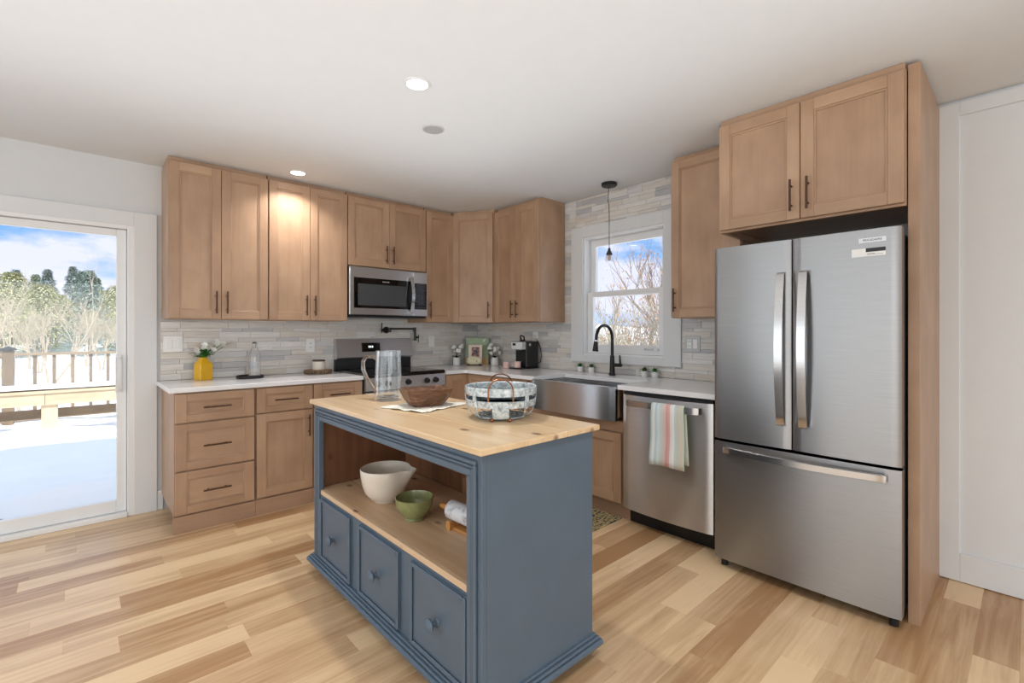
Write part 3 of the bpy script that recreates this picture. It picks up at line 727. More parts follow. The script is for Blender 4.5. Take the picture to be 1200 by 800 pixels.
# ================================================================== ISLAND
IX, IY, IL, ID = .918, 2.632, 1.483, .602
t = thing('kitchen_island', 'blue painted rolling kitchen island with pine top', 'island', (IX, IY, 0), RT); isl = t
m = MB()
for a, c in ((0, .205), (.2056, .41), (.4106, ID)): m.box(0, IL, a, c, .893, .9145, .0025, g=0)
m.build('worktop', M['pine'], t)
bx0, bx1, by0, by1 = .022, IL-.022, .022, ID-.018
m = MB()
m.box(bx1-.02, bx1, by0+.02, by1, .085, .892, .002, g=2); m.build('side_panel', M['blue'], t)
m = MB(); m.box(bx0, bx0+.02, by0+.02, by1, .085, .892, .002, g=2); m.build('side_panel', M['blue'], t)
m = MB(); m.box(bx0+.02, bx1-.02, by1-.018, by1, .085, .892, .001, g=2); m.build('back_panel', M['blue'], t)
# face frame with mouldings
m = MB(); fo0, fo1, fz0, fz1 = .096, IL-.092, .445, .808
m.box(bx0, fo0, by0, by0+.02, .085, .892, .002); m.box(fo1, bx1, by0, by0+.02, .085, .892, .002); m.box(fo0, fo1, by0, by0+.02, fz1, .892, .002)
m.box(fo0, fo1, by0+.004, by0+.02, .085, .418, .001)
m.build('face_frame', M['blue'], t)
m = MB()
def mould(zz, xx, dpt, wd):
    m.box(xx, IL-xx, by0-dpt, by0-.0005, zz-wd, zz, .003)
    m.box(xx, xx+wd, by0-dpt, by0-.0005, .092, zz-wd, .003); m.box(IL-xx-wd, IL-xx, by0-dpt, by0-.0005, .092, zz-wd, .003)
mould(.868, .044, .012, .014); mould(.850, .060, .009, .010); mould(.836, .073, .006, .024)
m.build('frame_moulding', M['blue'], t)
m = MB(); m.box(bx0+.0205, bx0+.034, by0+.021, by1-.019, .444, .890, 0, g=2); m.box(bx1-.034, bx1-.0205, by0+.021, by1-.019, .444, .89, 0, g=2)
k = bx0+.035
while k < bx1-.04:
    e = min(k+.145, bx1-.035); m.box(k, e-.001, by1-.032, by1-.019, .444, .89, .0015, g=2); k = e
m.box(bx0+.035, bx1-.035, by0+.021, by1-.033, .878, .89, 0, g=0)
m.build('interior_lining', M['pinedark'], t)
m = MB()
m.box(fo0+.001, fo1-.001, by0+.003, by0+.021, .419, .4435, .002, g=0)
for a, c in ((by0+.0211, .22), (.2201, .41), (.4101, by1-.033)): m.box(bx0+.0345, bx1-.0345, a, c, .419, .4435, .0005, g=0)
m.build('shelf', M['pineshelf'], t)
for i, (a, c) in enumerate(((.118, .487), (.576, .944), (1.033, 1.386))):
    z0, z1 = .098, .408
    m = MB(); m.box(a, c, by0-.003, by0+.0035, z0, z1, .001)
    e = .017
    for (p, q, r, s_) in ((a, a+e, z0, z1), (c-e, c, z0, z1), (a+e, c-e, z0, z0+e), (a+e, c-e, z1-e, z1)): m.box(p, q, by0-.014, by0-.003, r, s_, .005)
    d = m.build('drawer', M['blue'], t)
    cx, cz = (a+c)/2, .25; y = by0-.003
    m = MB(); m.cyl((cx, y, cz), (cx, y-.006, cz), .017, .013, n=20); m.cyl((cx, y-.006, cz), (cx, y-.022, cz), .009, n=14)
    pr_ = [(.0001, 0), (.014, .002), (.023, .008), (.0255, .014), (.019, .020), (.008, .024), (.0001, .0245)]
    vs = []; N = 20
    for r, dz in pr_:
        for q in range(N): vs.append((cx+r*math.cos(2*PI*q/N), y-.020-dz, cz+r*math.sin(2*PI*q/N)))
    m.add(vs, [(j*N+i2, j*N+(i2+1) % N, (j+1)*N+(i2+1) % N, (j+1)*N+i2) for j in range(len(pr_)-1) for i2 in range(N)], smooth=True)
    m.build('knob', M['blue'], d)
m = MB(); m.box(-.012, IL+.012, -.012, ID+.012, .045, .068, .006); m.box(-.001, IL+.001, -.001, ID+.001, .068, .079, .004); m.box(.010, IL-.010, .010, ID-.006, .079, .088, .003); m.build('plinth', M['blue'], t)
for cx in (.09, IL-.055):
    for cy in (.06, ID-.05):
        m = MB(); m.cyl((cx-.011, cy, .021), (cx+.011, cy, .021), .021, n=18); m.box(cx-.015, cx-.012, cy-.012, cy+.012, .02, .044); m.box(cx+.012, cx+.015, cy-.012, cy+.012, .02, .044); m.build('caster', M['black'], t)

# ---- on the island
IT = .9152
def bowl_prof(R, H, r0, th=.006, foot=.0, k=.5, N=10):
    out = [(r0*.98, 0)]
    for i in range(N+1):
        u = i/N; out.append((r0+(R-r0)*math.sin(u*PI/2)**k if u > 0 else r0, .004+(H-.004)*(1-math.cos(u*PI/2)) if k < 1 else H*u))
    out.append((R-th*.5, H+th*.4))
    for i in range(N, -1, -1):
        u = i/N; rr = (r0+(R-r0)*math.sin(u*PI/2)**k if u > 0 else r0)-th
        out.append((max(rr, .001), (.004+(H-.004)*(1-math.cos(u*PI/2)) if k < 1 else H*u)*(1-th/H)+th))
    out.append((.0005, th)); return out
# glass pitcher
PGm, t_, b_ = new_mat('clear_glass'); PG = PGm
b_.inputs['Base Color'].default_value = (.985, .992, .995, 1); b_.inputs['Transmission Weight'].default_value = 1.; b_.inputs['Roughness'].default_value = .02; b_.inputs['IOR'].default_value = 1.42
TG = thin_glass('thin_clear_glass', tint=(.965, .978, .982, 1), refl=1.25, power=2.6)
t = thing('glass_pitcher', 'tall clear glass pitcher with looped handle on island', 'pitcher', (1.222, 2.322, IT))
m = MB(); wb_ = lambda a, z: 1+.10*max(0, math.cos(a+PI/4))**14*max(0, (z-.2)/.06)
m.lathe([(.071, 0), (.072, .006), (.0715, .05), (.068, .15), (.064, .225), (.063, .25), (.064, .265), (.060, .264), (.0595, .25), (.064, .15), (.067, .05), (.066, .02), (.001, .016)], n=32, wob=wb_); m.build('body', TG, t)
dv = Vector((-.72, .69, 0))
m = MB(); hp = [(.058, .215), (.085, .232), (.118, .232), (.137, .205), (.136, .165), (.118, .12), (.092, .075), (.068, .045)]
m.tube([tuple(dv*a+Vector((0, 0, z))) for a, z in hp], [.008, .009, .010, .0105, .0105, .010, .009, .008], 10); m.build('handle', PG, t)
# napkin and dough bowl
nap = MB(); N = 26; vs = []; gv = []
ca, sa = math.cos(.25), math.sin(.25)
for j in range(N+1):
    for i in range(N+1):
        u, v = i/N-.5, j/N-.5; x, y = u*.31, v*.27
        rr = math.hypot(x, y); z = .0025+.006*max(0, min(1, (rr-.115)/.05))*(.5+.5*math.sin(9*math.atan2(y, x)+3*rr))
        edge = 1+.03*math.sin(14*math.atan2(v, u))
        x, y = x*edge, y*edge; vs.append((x*ca-y*sa, x*sa+y*ca, z)); gv.append((u, v, 0))
nap.add(vs, [(j*(N+1)+i, j*(N+1)+i+1, (j+1)*(N+1)+i+1, (j+1)*(N+1)+i) for j in range(N) for i in range(N)], gv, smooth=True)
def nap_mat():
    m, t, b = new_mat('floral_napkin'); v = t.node('ShaderNodeTexVoronoi'); t.l.new(t.attr('gv').outputs['Vector'], v.inputs['Vector']); v.inputs['Scale'].default_value = 9
    c = t.ramp(v.outputs['Distance'], [(.16, lin((140, 150, 120))), (.24, lin((236, 233, 222)))])
    t.l.new(c, b.inputs['Base Color']); b.inputs['Roughness'].default_value = .9; return m
o = nap.build('napkin', nap_mat(), None, loc=(1.25, 2.0, IT-.0005), sharp=90)
so = o.modifiers.new('thick', 'SOLIDIFY'); so.thickness = .0016; so.offset = 1
tag(o, 'rumpled white floral cloth napkin under wooden bowl', 'napkin')
def carved():
    m, t, b = new_mat('carved_wood'); n = t.noise(t.scale(t.coord(), (8, 8, 30)), 2.5, 4., .6, 1.)
    t.l.new(t.ramp(n, [(.3, lin((78, 50, 34))), (.55, lin((112, 76, 54))), (.75, lin((158, 118, 92)))]), b.inputs['Base Color']); b.inputs['Roughness'].default_value = .4; return m
t = thing('dough_bowl', 'carved dark wooden rectangular bowl on the napkin', 'bowl', (1.262, 2.012, IT+.0046), -.2)
m = MB()
def rr_ring(a, b, z, ch):
    return [(a-ch, -b, z), (a, -b+ch, z), (a, b-ch, z), (a-ch, b, z), (-a+ch, b, z), (-a, b-ch, z), (-a, -b+ch, z), (-a+ch, -b, z)]
rings = [rr_ring(.074, .058, 0, .024), rr_ring(.096, .076, .03, .026), rr_ring(.118, .094, .082, .03), rr_ring(.112, .088, .084, .028), rr_ring(.08, .062, .036, .02), rr_ring(.055, .043, .012, .018)]
vs = [p for r in rings for p in r]
fs = [(j*8+i, j*8+(i+1) % 8, (j+1)*8+(i+1) % 8, (j+1)*8+i) for j in range(5) for i in range(8)]+[tuple(range(8))[::-1], tuple(range(40, 48))]
m.add(vs, fs); m.build('bowl', carved(), t)
# galvanized basket
t = thing('galvanized_basket', 'round galvanized metal band basket with copper wire handles', 'basket', (1.345, 1.545, IT))
R0 = .150; m = MB()
def band(z0, z1, r0, r1): m.lathe([(r0, z0), (r1, z1), (r1+.003, z1+.001), (r1-.0005, z1+.004), (r1-.004, z1), (r0-.0035, z0), (r0, z0)], n=48)
band(.102, .132, .150, .152); m.build('upper_band', M['galv'], t)
m = MB(); band(.054, .079, .143, .148); m.build('lower_band', M['galv'], t)
copper = plain('copper_wire', (150, 98, 66), .35, .8)
view = math.atan2(-1.545, -1.345)
for i in range(8):
    a = view+PI/8+i*PI/4 if False else view+i*PI/4
    m = MB(); d = Vector((math.cos(a), math.sin(a), 0)); sdv = (-d.y, d.x, 0)
    hw = .034 if i % 4 == 0 else .011
    pts = [tuple(d*r+Vector((0, 0, z))) for r, z in (((.147, .058), (.145, .05), (.137, .022), (.130, .012)) if i % 4 == 0 else ((.1535, .125), (.152, .09), (.146, .05)))]
    m.sweep(pts, [(-hw, -.001), (hw, -.001), (hw, .001), (-hw, .001)], sdv); m.build('strap', M['galv'], t)
    if i % 4:
        m = MB(); m.tube([tuple(d*r+Vector((0, 0, z))) for r, z in ((.145, .06), (.138, .03), (.122, .012), (.105, .008))], .0024, 6); m.build('wire_leg', M['galv'], t)
m = MB(); m.tube([(.105*math.cos(2*PI*k/36), .105*math.sin(2*PI*k/36), .0075) for k in range(36)], .0028, 6, True)
for k in range(-3, 4):
    y = k*.03; e = math.sqrt(.105**2-y*y); m.tube([(-e, y, .0075), (e, y, .0075)], .0018, 6); m.tube([(y, -e, .0095), (y, e, .0095)], .0018, 6)
m.build('wire_base', M['galv'], t)
for sg in (0, PI):
    m = MB(); d = Vector((math.cos(view+sg), math.sin(view+sg), 0)); q = Vector((-d.y, d.x, 0))
    pts = [q*(-.050)+d*.154+Vector((0, 0, .085)), q*(-.050)+d*.156+Vector((0, 0, .125))]
    for k in range(0, 13):
        an = PI-PI*k/12; pts.append(q*(.050*math.cos(an))+d*(.156-.03*math.sin(an))+Vector((0, 0, .13+.042*math.sin(an))))
    pts += [q*.050+d*.156+Vector((0, 0, .125)), q*.050+d*.154+Vector((0, 0, .085))]
    m.tube(pts, .0032, 8); m.build('handle', copper, t)
    for s2 in (-.036, .036):
        m = MB(); p = q*s2+d*.128; m.ell((p.x, p.y, .0075), .011, .011, .0073, 10, 6); m.build('foot', copper, t)

# ---- on the shelf
SH = .4442
t = thing('mixing_bowl', 'large cream batter bowl with pouring spout on shelf', 'bowl', (1.125, 2.165, SH))
lipa = math.atan2(-.85, .55)
def lip(a, z):
    dd = (a-lipa+PI) % (2*PI)-PI
    return 1+.38*math.exp(-(dd/.26)**2)*max(0, (z-.07)/.09)**1.3
m = MB(); m.lathe([(.055, 0), (.057, .006), (.075, .018), (.098, .045), (.112, .085), (.119, .125), (.122, .158), (.119, .163), (.1155, .158), (.112, .125), (.106, .085), (.092, .047), (.07, .022), (.0005, .014)], n=72, wob=lip); m.build('bowl', M['ceramic'], t)
t = thing('serving_bowl', 'small ribbed green glazed bowl on island shelf', 'bowl', (1.108, 1.862, SH))
m = MB(); m.lathe([(.042, 0), (.044, .008), (.041, .012), (.058, .026), (.074, .048), (.080, .06), (.0815, .064), (.0835, .09), (.0855, .098), (.0825, .100), (.080, .09), (.077, .064), (.069, .046), (.052, .028), (.0005, .018)], n=48); m.build('bowl', M['green'], t)
# rolling pin on its wooden stand
def marble():
    m, t, b = new_mat('white_marble'); n = t.noise(t.coord(), 9., 6., .65, 1.5)
    t.l.new(t.ramp(n, [(.36, lin((150, 152, 158))), (.47, lin((226, 227, 230))), (.8, lin((238, 238, 240)))]), b.inputs['Base Color']); b.inputs['Roughness'].default_value = .2; return m
rpd = Vector((.06, -1, 0)).normalized(); a0 = Vector((1.195, 1.70, 0))
hw_ = wood('honey_wood', (176, 112, 56), (222, 166, 100), .4)
t = thing('rolling_pin', 'white marble rolling pin on wooden cradle at shelf end', 'rolling pin', (a0.x, a0.y, SH+.0))
m = MB(); zc = .066; rpm = [(0, .034), (.003, .040), (.02, .041), (.27, .041), (.287, .040), (.29, .034)]
m.tube([tuple(rpd*s_+Vector((0, 0, zc))) for s_, r in rpm], [r for s_, r in rpm], 24); m.build('roller', marble(), t)
for s0, s1 in ((-.001, -.075), (.291, .365)):
    m = MB(); q = [(0, .010), (.25, .010), (.5, .013), (.8, .0125), (.95, .009), (1, .003)]
    m.tube([tuple(rpd*(s0+(s1-s0)*u)+Vector((0, 0, zc))) for u, r in q], [r for u, r in q], 12); m.build('handle', hw_, t)
t2 = thing('rolling_pin_stand', 'low wooden cradle under the marble rolling pin', 'stand', (a0.x, a0.y, SH), math.atan2(rpd.y, rpd.x))
m = MB()
for xx in (.04, .25): m.prism([(-.05, 0), (.05, 0), (.05, .038), (.034, .0345), (.02, .0275), (0, .0244), (-.02, .0275), (-.034, .0345), (-.05, .038)], xx-.012, xx+.012, axis=0)
m.box(.0, .29, -.034, .034, .0, .012, .002, g=0); m.build('cradle', hw_, t2)

# ================================================================== LEFT COUNTER ITEMS
CT = .925
def flower(mb, c, r, n=6):
    c = Vector(c); up = Vector((random.uniform(-.6, .2), random.uniform(-1, -.2), random.uniform(.2, 1))).normalized(); a = up.orthogonal().normalized(); b = up.cross(a)
    for i in range(n):
        an = 2*PI*i/n; d = a*math.cos(an)+b*math.sin(an)+up*.25; mb.leaf(c, d, up, r, r*.75, .2)
t = thing('yellow_vase', 'yellow faceted vase with white flowers on left counter', 'vase', (.675, 4.125, CT), .35)
m = MB()
def sq(r, z, ch): return [(r-ch, -r, z), (r, -r+ch, z), (r, r-ch, z), (r-ch, r, z), (-r+ch, r, z), (-r, r-ch, z), (-r, -r+ch, z), (-r+ch, -r, z)]
rs = [sq(.043, 0, .004), sq(.0445, .004, .005), sq(.0445, .115, .005), sq(.024, .148, .004), sq(.022, .165, .004), sq(.019, .165, .004), sq(.019, .15, .004)]
vs = [p for r in rs for p in r]; n = len(rs)
m.add(vs, [(j*8+i, j*8+(i+1) % 8, (j+1)*8+(i+1) % 8, (j+1)*8+i) for j in range(n-1) for i in range(8)]+[tuple(range(8))[::-1], tuple(range((n-1)*8, n*8))]); m.build('vase', M['yellow'], t)
m = MB()
for i in range(34):
    a = random.random()*2*PI; el = random.uniform(.1, 1.2); d = (math.cos(a)*math.cos(el), math.sin(a)*math.cos(el), math.sin(el))
    m.leaf((d[0]*.015, d[1]*.015, .158+random.random()*.03), d, (0, 0, 1) if el < 1 else (1, 0, 0), random.uniform(.045, .08), random.uniform(.02, .032), .25)
m.build('leaves', M['leaf'], t)
m = MB(); st = MB(); inv = Matrix.Rotation(-.35, 3, 'Z')
for i in range(22):
    u = random.random(); p = inv @ Vector((-.04+.22*u+random.uniform(-.02, .02), random.uniform(-.06, .03), .21+.075*u+random.uniform(-.03, .035)))
    flower(m, p, random.uniform(.018, .026)); st.tube([(0, 0, .15), tuple(p*.6+Vector((0, 0, .06))), tuple(p)], .0012, 5)
m.build('flowers', M['petal'], t); st.build('stems', M['leaf'], t)
# tray with glass carafe
t = thing('serving_tray', 'small dark round tray beneath glass bottle on counter', 'tray', (.965, 4.035, CT))
m = MB(); m.lathe([(.085, 0), (.094, .004), (.096, .02), (.093, .021), (.088, .010), (.0005, .009)], n=40); m.build('tray', M['black'], t)
t = thing('glass_bottle', 'clear glass swing top bottle standing on dark tray', 'bottle', (1.0, 4.05, CT+.0105))
m = MB(); m.lathe([(.04, 0), (.0415, .005), (.0415, .15), (.038, .175), (.024, .21), (.017, .225), (.016, .25), (.018, .254), (.015, .255), (.014, .245), (.0145, .225), (.022, .207), (.036, .172), (.0395, .148), (.0395, .008), (.0005, .006)], n=32); m.build('body', PG, t)
m = MB(); m.cyl((0, 0, .2555), (0, 0, .262), .016, n=16); m.tube([(.0, .018, .215), (0, .03, .235), (0, .024, .262), (0, 0, .270), (0, -.024, .262), (0, -.03, .235), (0, -.018, .215)], .0016, 6); m.build('stopper', M['dkgrey'], t)
# wood slice with cup
def bark():
    m, t, b = new_mat('bark'); n = t.noise(t.scale(t.coord(), (60, 60, 14)), 2., 4.)
    t.l.new(t.ramp(n, [(.35, lin((66, 50, 38))), (.7, lin((150, 124, 98)))]), b.inputs['Base Color']); b.inputs['Roughness'].default_value = .85; return m
sliceface = wood('slice_face', (150, 112, 78), (196, 158, 116), .6)
t = thing('wood_slice', 'round bark edged wood slice trivet beside the range', 'trivet', (1.505, 4.09, CT))
wbk = lambda a, z: 1+.04*math.sin(3*a)+.025*math.sin(7*a+1)
m = MB(); m.lathe([(.108, 0), (.113, .008), (.112, .026), (.106, .030)], n=48, wob=wbk); m.build('bark', bark(), t)
m = MB(); m.lathe([(.104, .0303), (.103, .0318)], n=48, wob=wbk); m.build('cut_face', sliceface, t)
t = thing('ceramic_cup', 'cream cup with brown rim standing on wood slice', 'cup', (1.505, 4.09, CT+.0322))
m = MB(); m.lathe([(.046, 0), (.05, .004), (.051, .07), (.0485, .07), (.047, .01), (.0005, .008)], n=36); m.build('cup', M['ceramic'], t)
m = MB(); m.lathe([(.0485, .0702), (.0515, .0702), (.0515, .082), (.0485, .082), (.0485, .0702)], n=36); m.build('rim', M['twig'], t)
m = MB(); m.tube([(.05, -.01, .06), (.072, -.015, .058), (.078, -.016, .04), (.07, -.015, .022), (.05, -.01, .016)], .0045, 8); m.build('handle', M['ceramic'], t)

# ================================================================== CORNER COUNTER ITEMS
def cotton_vase(loc, label):
    t = thing('cotton_vase', label, 'vase', loc)
    m = MB(); m.lathe([(.034, 0), (.038, .004), (.039, .03), (.038, .07), (.033, .08), (.029, .079), (.031, .07), (.0005, .06)], n=28); m.build('vase', M['white'], t)
    m = MB(); cb = MB(); lf = MB()
    for i in range(7):
        a = random.random()*2*PI; p = Vector((.05*math.cos(a)*random.uniform(.4, 1.3), .05*math.sin(a)*random.uniform(.4, 1.3), random.uniform(.125, .215)))
        m.tube([(0, 0, .07), tuple(p*.5+Vector((0, 0, .06))), tuple(p)], .0018, 5)
        for k in range(4): cb.ell(p+Vector((random.uniform(-.012, .012), random.uniform(-.012, .012), random.uniform(-.01, .01))), .016, .016, .015, 8, 6)
    for i in range(6):
        a = i*PI/3; lf.leaf((0, 0, .078), (math.cos(a), math.sin(a), .55), (0, 0, 1), .055, .03)
    m.build('stems', M['twig'], t); cb.build('cotton_bolls', M['petal'], t); lf.build('leaves', M['blackmetal'], t)
    return t
cotton_vase((2.95, 4.10, CT), 'white vase of cotton stems between range and green board')
cotton_vase((3.235, 3.815, CT), 'white vase of cotton stems right of the green board')
def board_mat():
    m, t, b = new_mat('painted_board'); sp = t.node('ShaderNodeSeparateXYZ'); t.l.new(t.coord(), sp.inputs[0])
    n = t.noise(t.coord(), 14., 4.)
    g = t.mix(n, lin((140, 160, 116)), lin((186, 208, 176)))
    k = t.math('ADD', sp.outputs[2], t.math('MULTIPLY', t.math('SUBTRACT', n, .5), .06))
    f = t.ramp(k, [(.05, (1, 1, 1, 1)), (.09, (0, 0, 0, 1))])
    t.l.new(t.mix(f, g, lin((206, 164, 110))), b.inputs['Base Color']); b.inputs['Roughness'].default_value = .4; return m
aN = -.82
t = thing('painted_board', 'green painted square board leaning in the counter corner', 'board', (3.165, 4.03, CT), aN)
m = MB(); tilt = .04
m.prism([(0, 0), (.012, 0), (.012+tilt, .285), (tilt, .285)], -.125, .125, axis=0); m.build('panel', board_mat(), t)
m = MB(); m.leaf((.068, tilt-.012, .245), (.6, 0, .8), (0, -1, 0), .04, .018); m.leaf((.075, tilt-.012, .245), (-.4, 0, .9), (0, -1, 0), .026, .014); m.build('white_motif', M['petal'], t)
def speck():
    m, t, b = new_mat('speckled_cream'); v = t.node('ShaderNodeTexVoronoi'); t.l.new(t.coord(), v.inputs['Vector']); v.inputs['Scale'].default_value = 42
    t.l.new(t.ramp(v.outputs['Distance'], [(.2, lin((188, 158, 90))), (.32, lin((236, 226, 192)))]), b.inputs['Base Color']); b.inputs['Roughness'].default_value = .5; return m
def blot():
    m, t, b = new_mat('dark_portrait'); n = t.noise(t.coord(), 34., 3., .6)
    t.l.new(t.ramp(n, [(.38, lin((58, 48, 62))), (.52, lin((128, 92, 78))), (.66, lin((204, 160, 142)))]), b.inputs['Base Color']); b.inputs['Roughness'].default_value = .4; return m
t = thing('picture_stand', 'small cream standing picture in front of the green board', 'picture', (3.08, 3.955, CT), aN)
m = MB(); m.prism([(0, .012), (.008, .012), (.03, .215), (.022, .215)], -.07, .075, axis=0); m.build('card', plain('pale_card', (232, 208, 192), .5), t)
m = MB(); m.prism([(.004, .09), (.009, .09), (.0195, .19), (.0145, .19)], -.035, .045, axis=0); m.build('photo', blot(), t)
m = MB(); m.ell((-.006, -.012, .048), .082, .022, .048, 24, 12); m.build('pouch', speck(), t)
m = MB(); m.box(-.085, .075, -.035, .03, 0, .008, .002); m.build('base', M['twig'], t)
def mug(loc, label, rot=0., s=1.):
    t = thing('coffee_mug', label, 'mug', loc, rot)
    m = MB(); m.lathe([(.030*s, 0), (.033*s, .003), (.034*s, .06*s), (.0315*s, .06*s), (.031*s, .008), (.0005, .006)], n=28); m.build('body', M['pink'], t)
    m = MB(); m.tube([(.033*s, 0, .05*s), (.05*s, 0, .047*s), (.055*s, 0, .032*s), (.048*s, 0, .016*s), (.033*s, 0, .014*s)], .0036, 8); m.build('handle', M['pink'], t); return t
mug((3.06, 3.43, CT), 'pale pink mug on the counter left of coffee machine', 1.2)
t = thing('coffee_machine', 'black pod coffee machine with silver front near corner', 'coffee machine', (3.075, 3.375, CT), RT)
m = MB(); m.box(0, .155, .05, .215, .012, .262, .008); m.build('body', M['black'], t)
m = MB(); m.box(.004, .151, -.012, .05, .18, .262, .006); br = m.build('brew_head', M['chrome'], t)
m = MB(); m.box(.03, .07, -.0145, -.0115, .222, .244, .001); m.build('button_panel', M['black'], br)
m = MB(); m.cyl((.078, .02, .18), (.078, .02, .165), .012, n=14); m.build('nozzle', M['black'], br)
m = MB(); m.box(.002, .153, -.03, .215, 0, .0118, .003); m.build('drip_tray', M['black'], t)
m = MB(); m.cyl((.1555, .095, .23), (.158, .095, .23), .014, n=20); m.build('badge', M['chrome'], t)
m = MB(); m.box(.05, .10, .06, .10, .2625, .275, .004); m.tube([(.055, .08, .27), (.05, .07, .305), (.075, .055, .318), (.10, .07, .305), (.095, .08, .27)], .008, 8); m.build('lid_lever', M['black'], t)
m = MB(); m.tube([(.14, .216, .05), (.165, .232, .06), (.172, .238, .12), (.16, .236, .19), (.12, .246, .25), (.09, .250, .285)], .004, 6); m.build('power_cord', M['black'], t)
mug((3.082, 3.297, CT+.0122), 'pale pink mug under the coffee machine spout', 2.6, .95)
def succulent(loc, label, dark):
    t = thing('potted_succulent', label, 'plant', loc, random.random()*3, 'small succulents behind the sink')
    m = MB(); m.lathe([(.021, 0), (.024, .004), (.027, .03), (.0265, .046), (.0235, .047), (.023, .038), (.0005, .036)], n=24); m.build('pot', M['white'], t)
    m = MB()
    for k, (el, L) in enumerate(((.25, .042), (.6, .044), (1.0, .042), (1.35, .038))):
        for i in range(8):
            a = 2*PI*i/8+k*.4; d = (math.cos(a)*math.cos(el), math.sin(a)*math.cos(el), math.sin(el)); m.leaf((0, 0, .038), d, (0, 0, 1) if el < 1.2 else (1, 0, 0), L*random.uniform(.85, 1.2), .014, .25)
    m.build('foliage', M['leaf2'] if dark else M['leaf'], t)
    return t
succulent((3.285, 2.70, CT), 'small potted succulent, leftmost, below window left corner', 0)
succulent((3.285, 2.575, CT), 'small potted dark succulent between leftmost pot and faucet', 1)
succulent((3.275, 2.045, CT), 'small potted succulent first right of the faucet', 1)
succulent((3.275, 1.953, CT), 'small potted succulent, rightmost behind the counter near refrigerator', 0)

# rug in front of the sink
def rugmat():
    m, t, b = new_mat('woven_rug'); n = t.noise(t.scale(t.coord(), (22, 55, 1)), 1., 3., .7)
    t.l.new(t.ramp(n, [(.4, lin((40, 42, 44))), (.48, lin((120, 118, 104))), (.54, lin((206, 178, 112))), (.62, lin((70, 66, 58)))]), b.inputs['Base Color']); b.inputs['Roughness'].default_value = .95; return m
m = MB(); m.box(2.2, 2.742, 1.885, 2.72, .0005, .010, .003); o = m.build('kitchen_rug', rugmat()); tag(o, 'dark and gold patterned rug in front of the sink', 'rug')

# ================================================================== CEILING FIXTURES
lamp_e = emit('downlight', (255, 250, 242), 9.)
def downlight(x, y, label):
    t = thing('recessed_light', label, 'light', (x, y, HC), 0, 'recessed ceiling lights')
    m = MB(); m.lathe([(.048, -.0015), (.052, -.006), (.064, -.004), (.066, -.0005)], n=36); m.v and m.build('trim_ring', M['trim'], t)
    m = MB(); m.lathe([(.0475, -.004), (.0475, -.0015)], n=32); m.build('lens', lamp_e, t)
    d = bpy.data.lights.new('downlight_lamp', 'AREA'); d.shape = 'DISK'; d.size = .09; d.energy = CEIL_W; d.color = (1, .985, .96); d.spread = math.radians(125)
    lo = bpy.data.objects.new('downlight_lamp', d); COL.objects.link(lo); lo.location = (x, y, HC-.02)
downlight(1.197, 1.985, 'round white recessed ceiling light over the island, nearest camera')
downlight(1.208, 3.70, 'round white recessed ceiling light close to the wall cabinets')
for i, (x, y) in enumerate(((1.2, .1), (-1.0, 2.0), (-1.0, .1), (1.2, -1.6), (-1., -1.6))): downlight(x, y, 'round white recessed ceiling light in the open room away from the cabinets')
t = thing('ceiling_speaker', 'flat grey round disc on the ceiling behind recessed light', 'speaker', (1.533, 2.365, HC))
m = MB(); m.lathe([(.058, -.006), (.064, -.004), (.066, -.0005)], n=36); m.build('rim', plain('grille_rim', (200, 200, 198), .6), t)
m = MB(); m.lathe([(.05, -.0085), (.057, -.0065)], n=36); m.build('grille', plain('grille_grey', (172, 172, 170), .7, nscale=200., var=.15), t)
t = thing('pendant_light', 'small pendant lamp on black cord in front of window', 'pendant light', (3.14, 2.281, HC))
m = MB(); m.lathe([(.005, -.028), (.055, -.026), (.062, -.02), (.063, -.0005)], n=32); m.build('canopy', M['blackmetal'], t)
m = MB(); m.tube([(0, 0, -.02), (-.002, .008, -.08), (-.002, .01, -.14), (.0, .002, -.18), (0, 0, -.25), (0, 0, -.525)], .0028, 8); m.build('cord', M['blackmetal'], t)
m = MB(); m.lathe([(.024, -.575), (.024, -.563), (.012, -.54), (.008, -.52), (.004, -.518)], n=24); m.build('socket', M['dkgrey'], t)
m = MB(); m.lathe([(.026, -.577), (.030, -.60), (.029, -.625), (.027, -.625), (.028, -.60), (.024, -.577)], n=28); m.build('lamp_shade', TG, t)
m = MB(); m.ell((0, 0, -.60), .013, .013, .022, 14, 10); m.build('bulb', plain('amber_bulb', (214, 170, 120), .2), t)

# ================================================================== OUTSIDE
snow = plain('snow', (244, 246, 250), .8, var=.02, nscale=1.5, bump=.15, bscale=6.)
sd = MB(); NXs, NYs = 90, 60; vs = []
def snow_h(x, y):
    p = Vector((x*.55, y*.8, 0)); h = .06+.09*mnoise.noise(p)+.07*mnoise.noise(p*2.7+Vector((3, 1, 0)))+.03*mnoise.noise(p*6)+.11*mnoise.noise(Vector((x*.8, y*2.6, 7)))
    dr = max(0, (y-6.0)/2.6); h += .10*dr*(.6+.5*mnoise.noise(Vector((x*.4, 3, 0))))
    if y > 8.2: h -= .12*min(1, (y-8.2)/.5)
    return max(-.06, h)
for j in range(NYs+1):
    for i in range(NXs+1):
        x = -5+9.*i/NXs; y = YW+.155+4.9*j/NYs; vs.append((x, y, snow_h(x, y)))
sd.add(vs, [(j*(NXs+1)+i, j*(NXs+1)+i+1, (j+1)*(NXs+1)+i+1, (j+1)*(NXs+1)+i) for j in range(NYs) for i in range(NXs)], smooth=True)
o = struct('deck_snow', sd, snow, 'drifted snow lying on the deck')
m = MB(); m.box(-5, 4, YW+.152, 9.32, -.3, -.08); struct('deck', m, plain('deck_boards', (150, 130, 104), .8), 'wooden deck')
fld = MB(); vs = []; N = 70
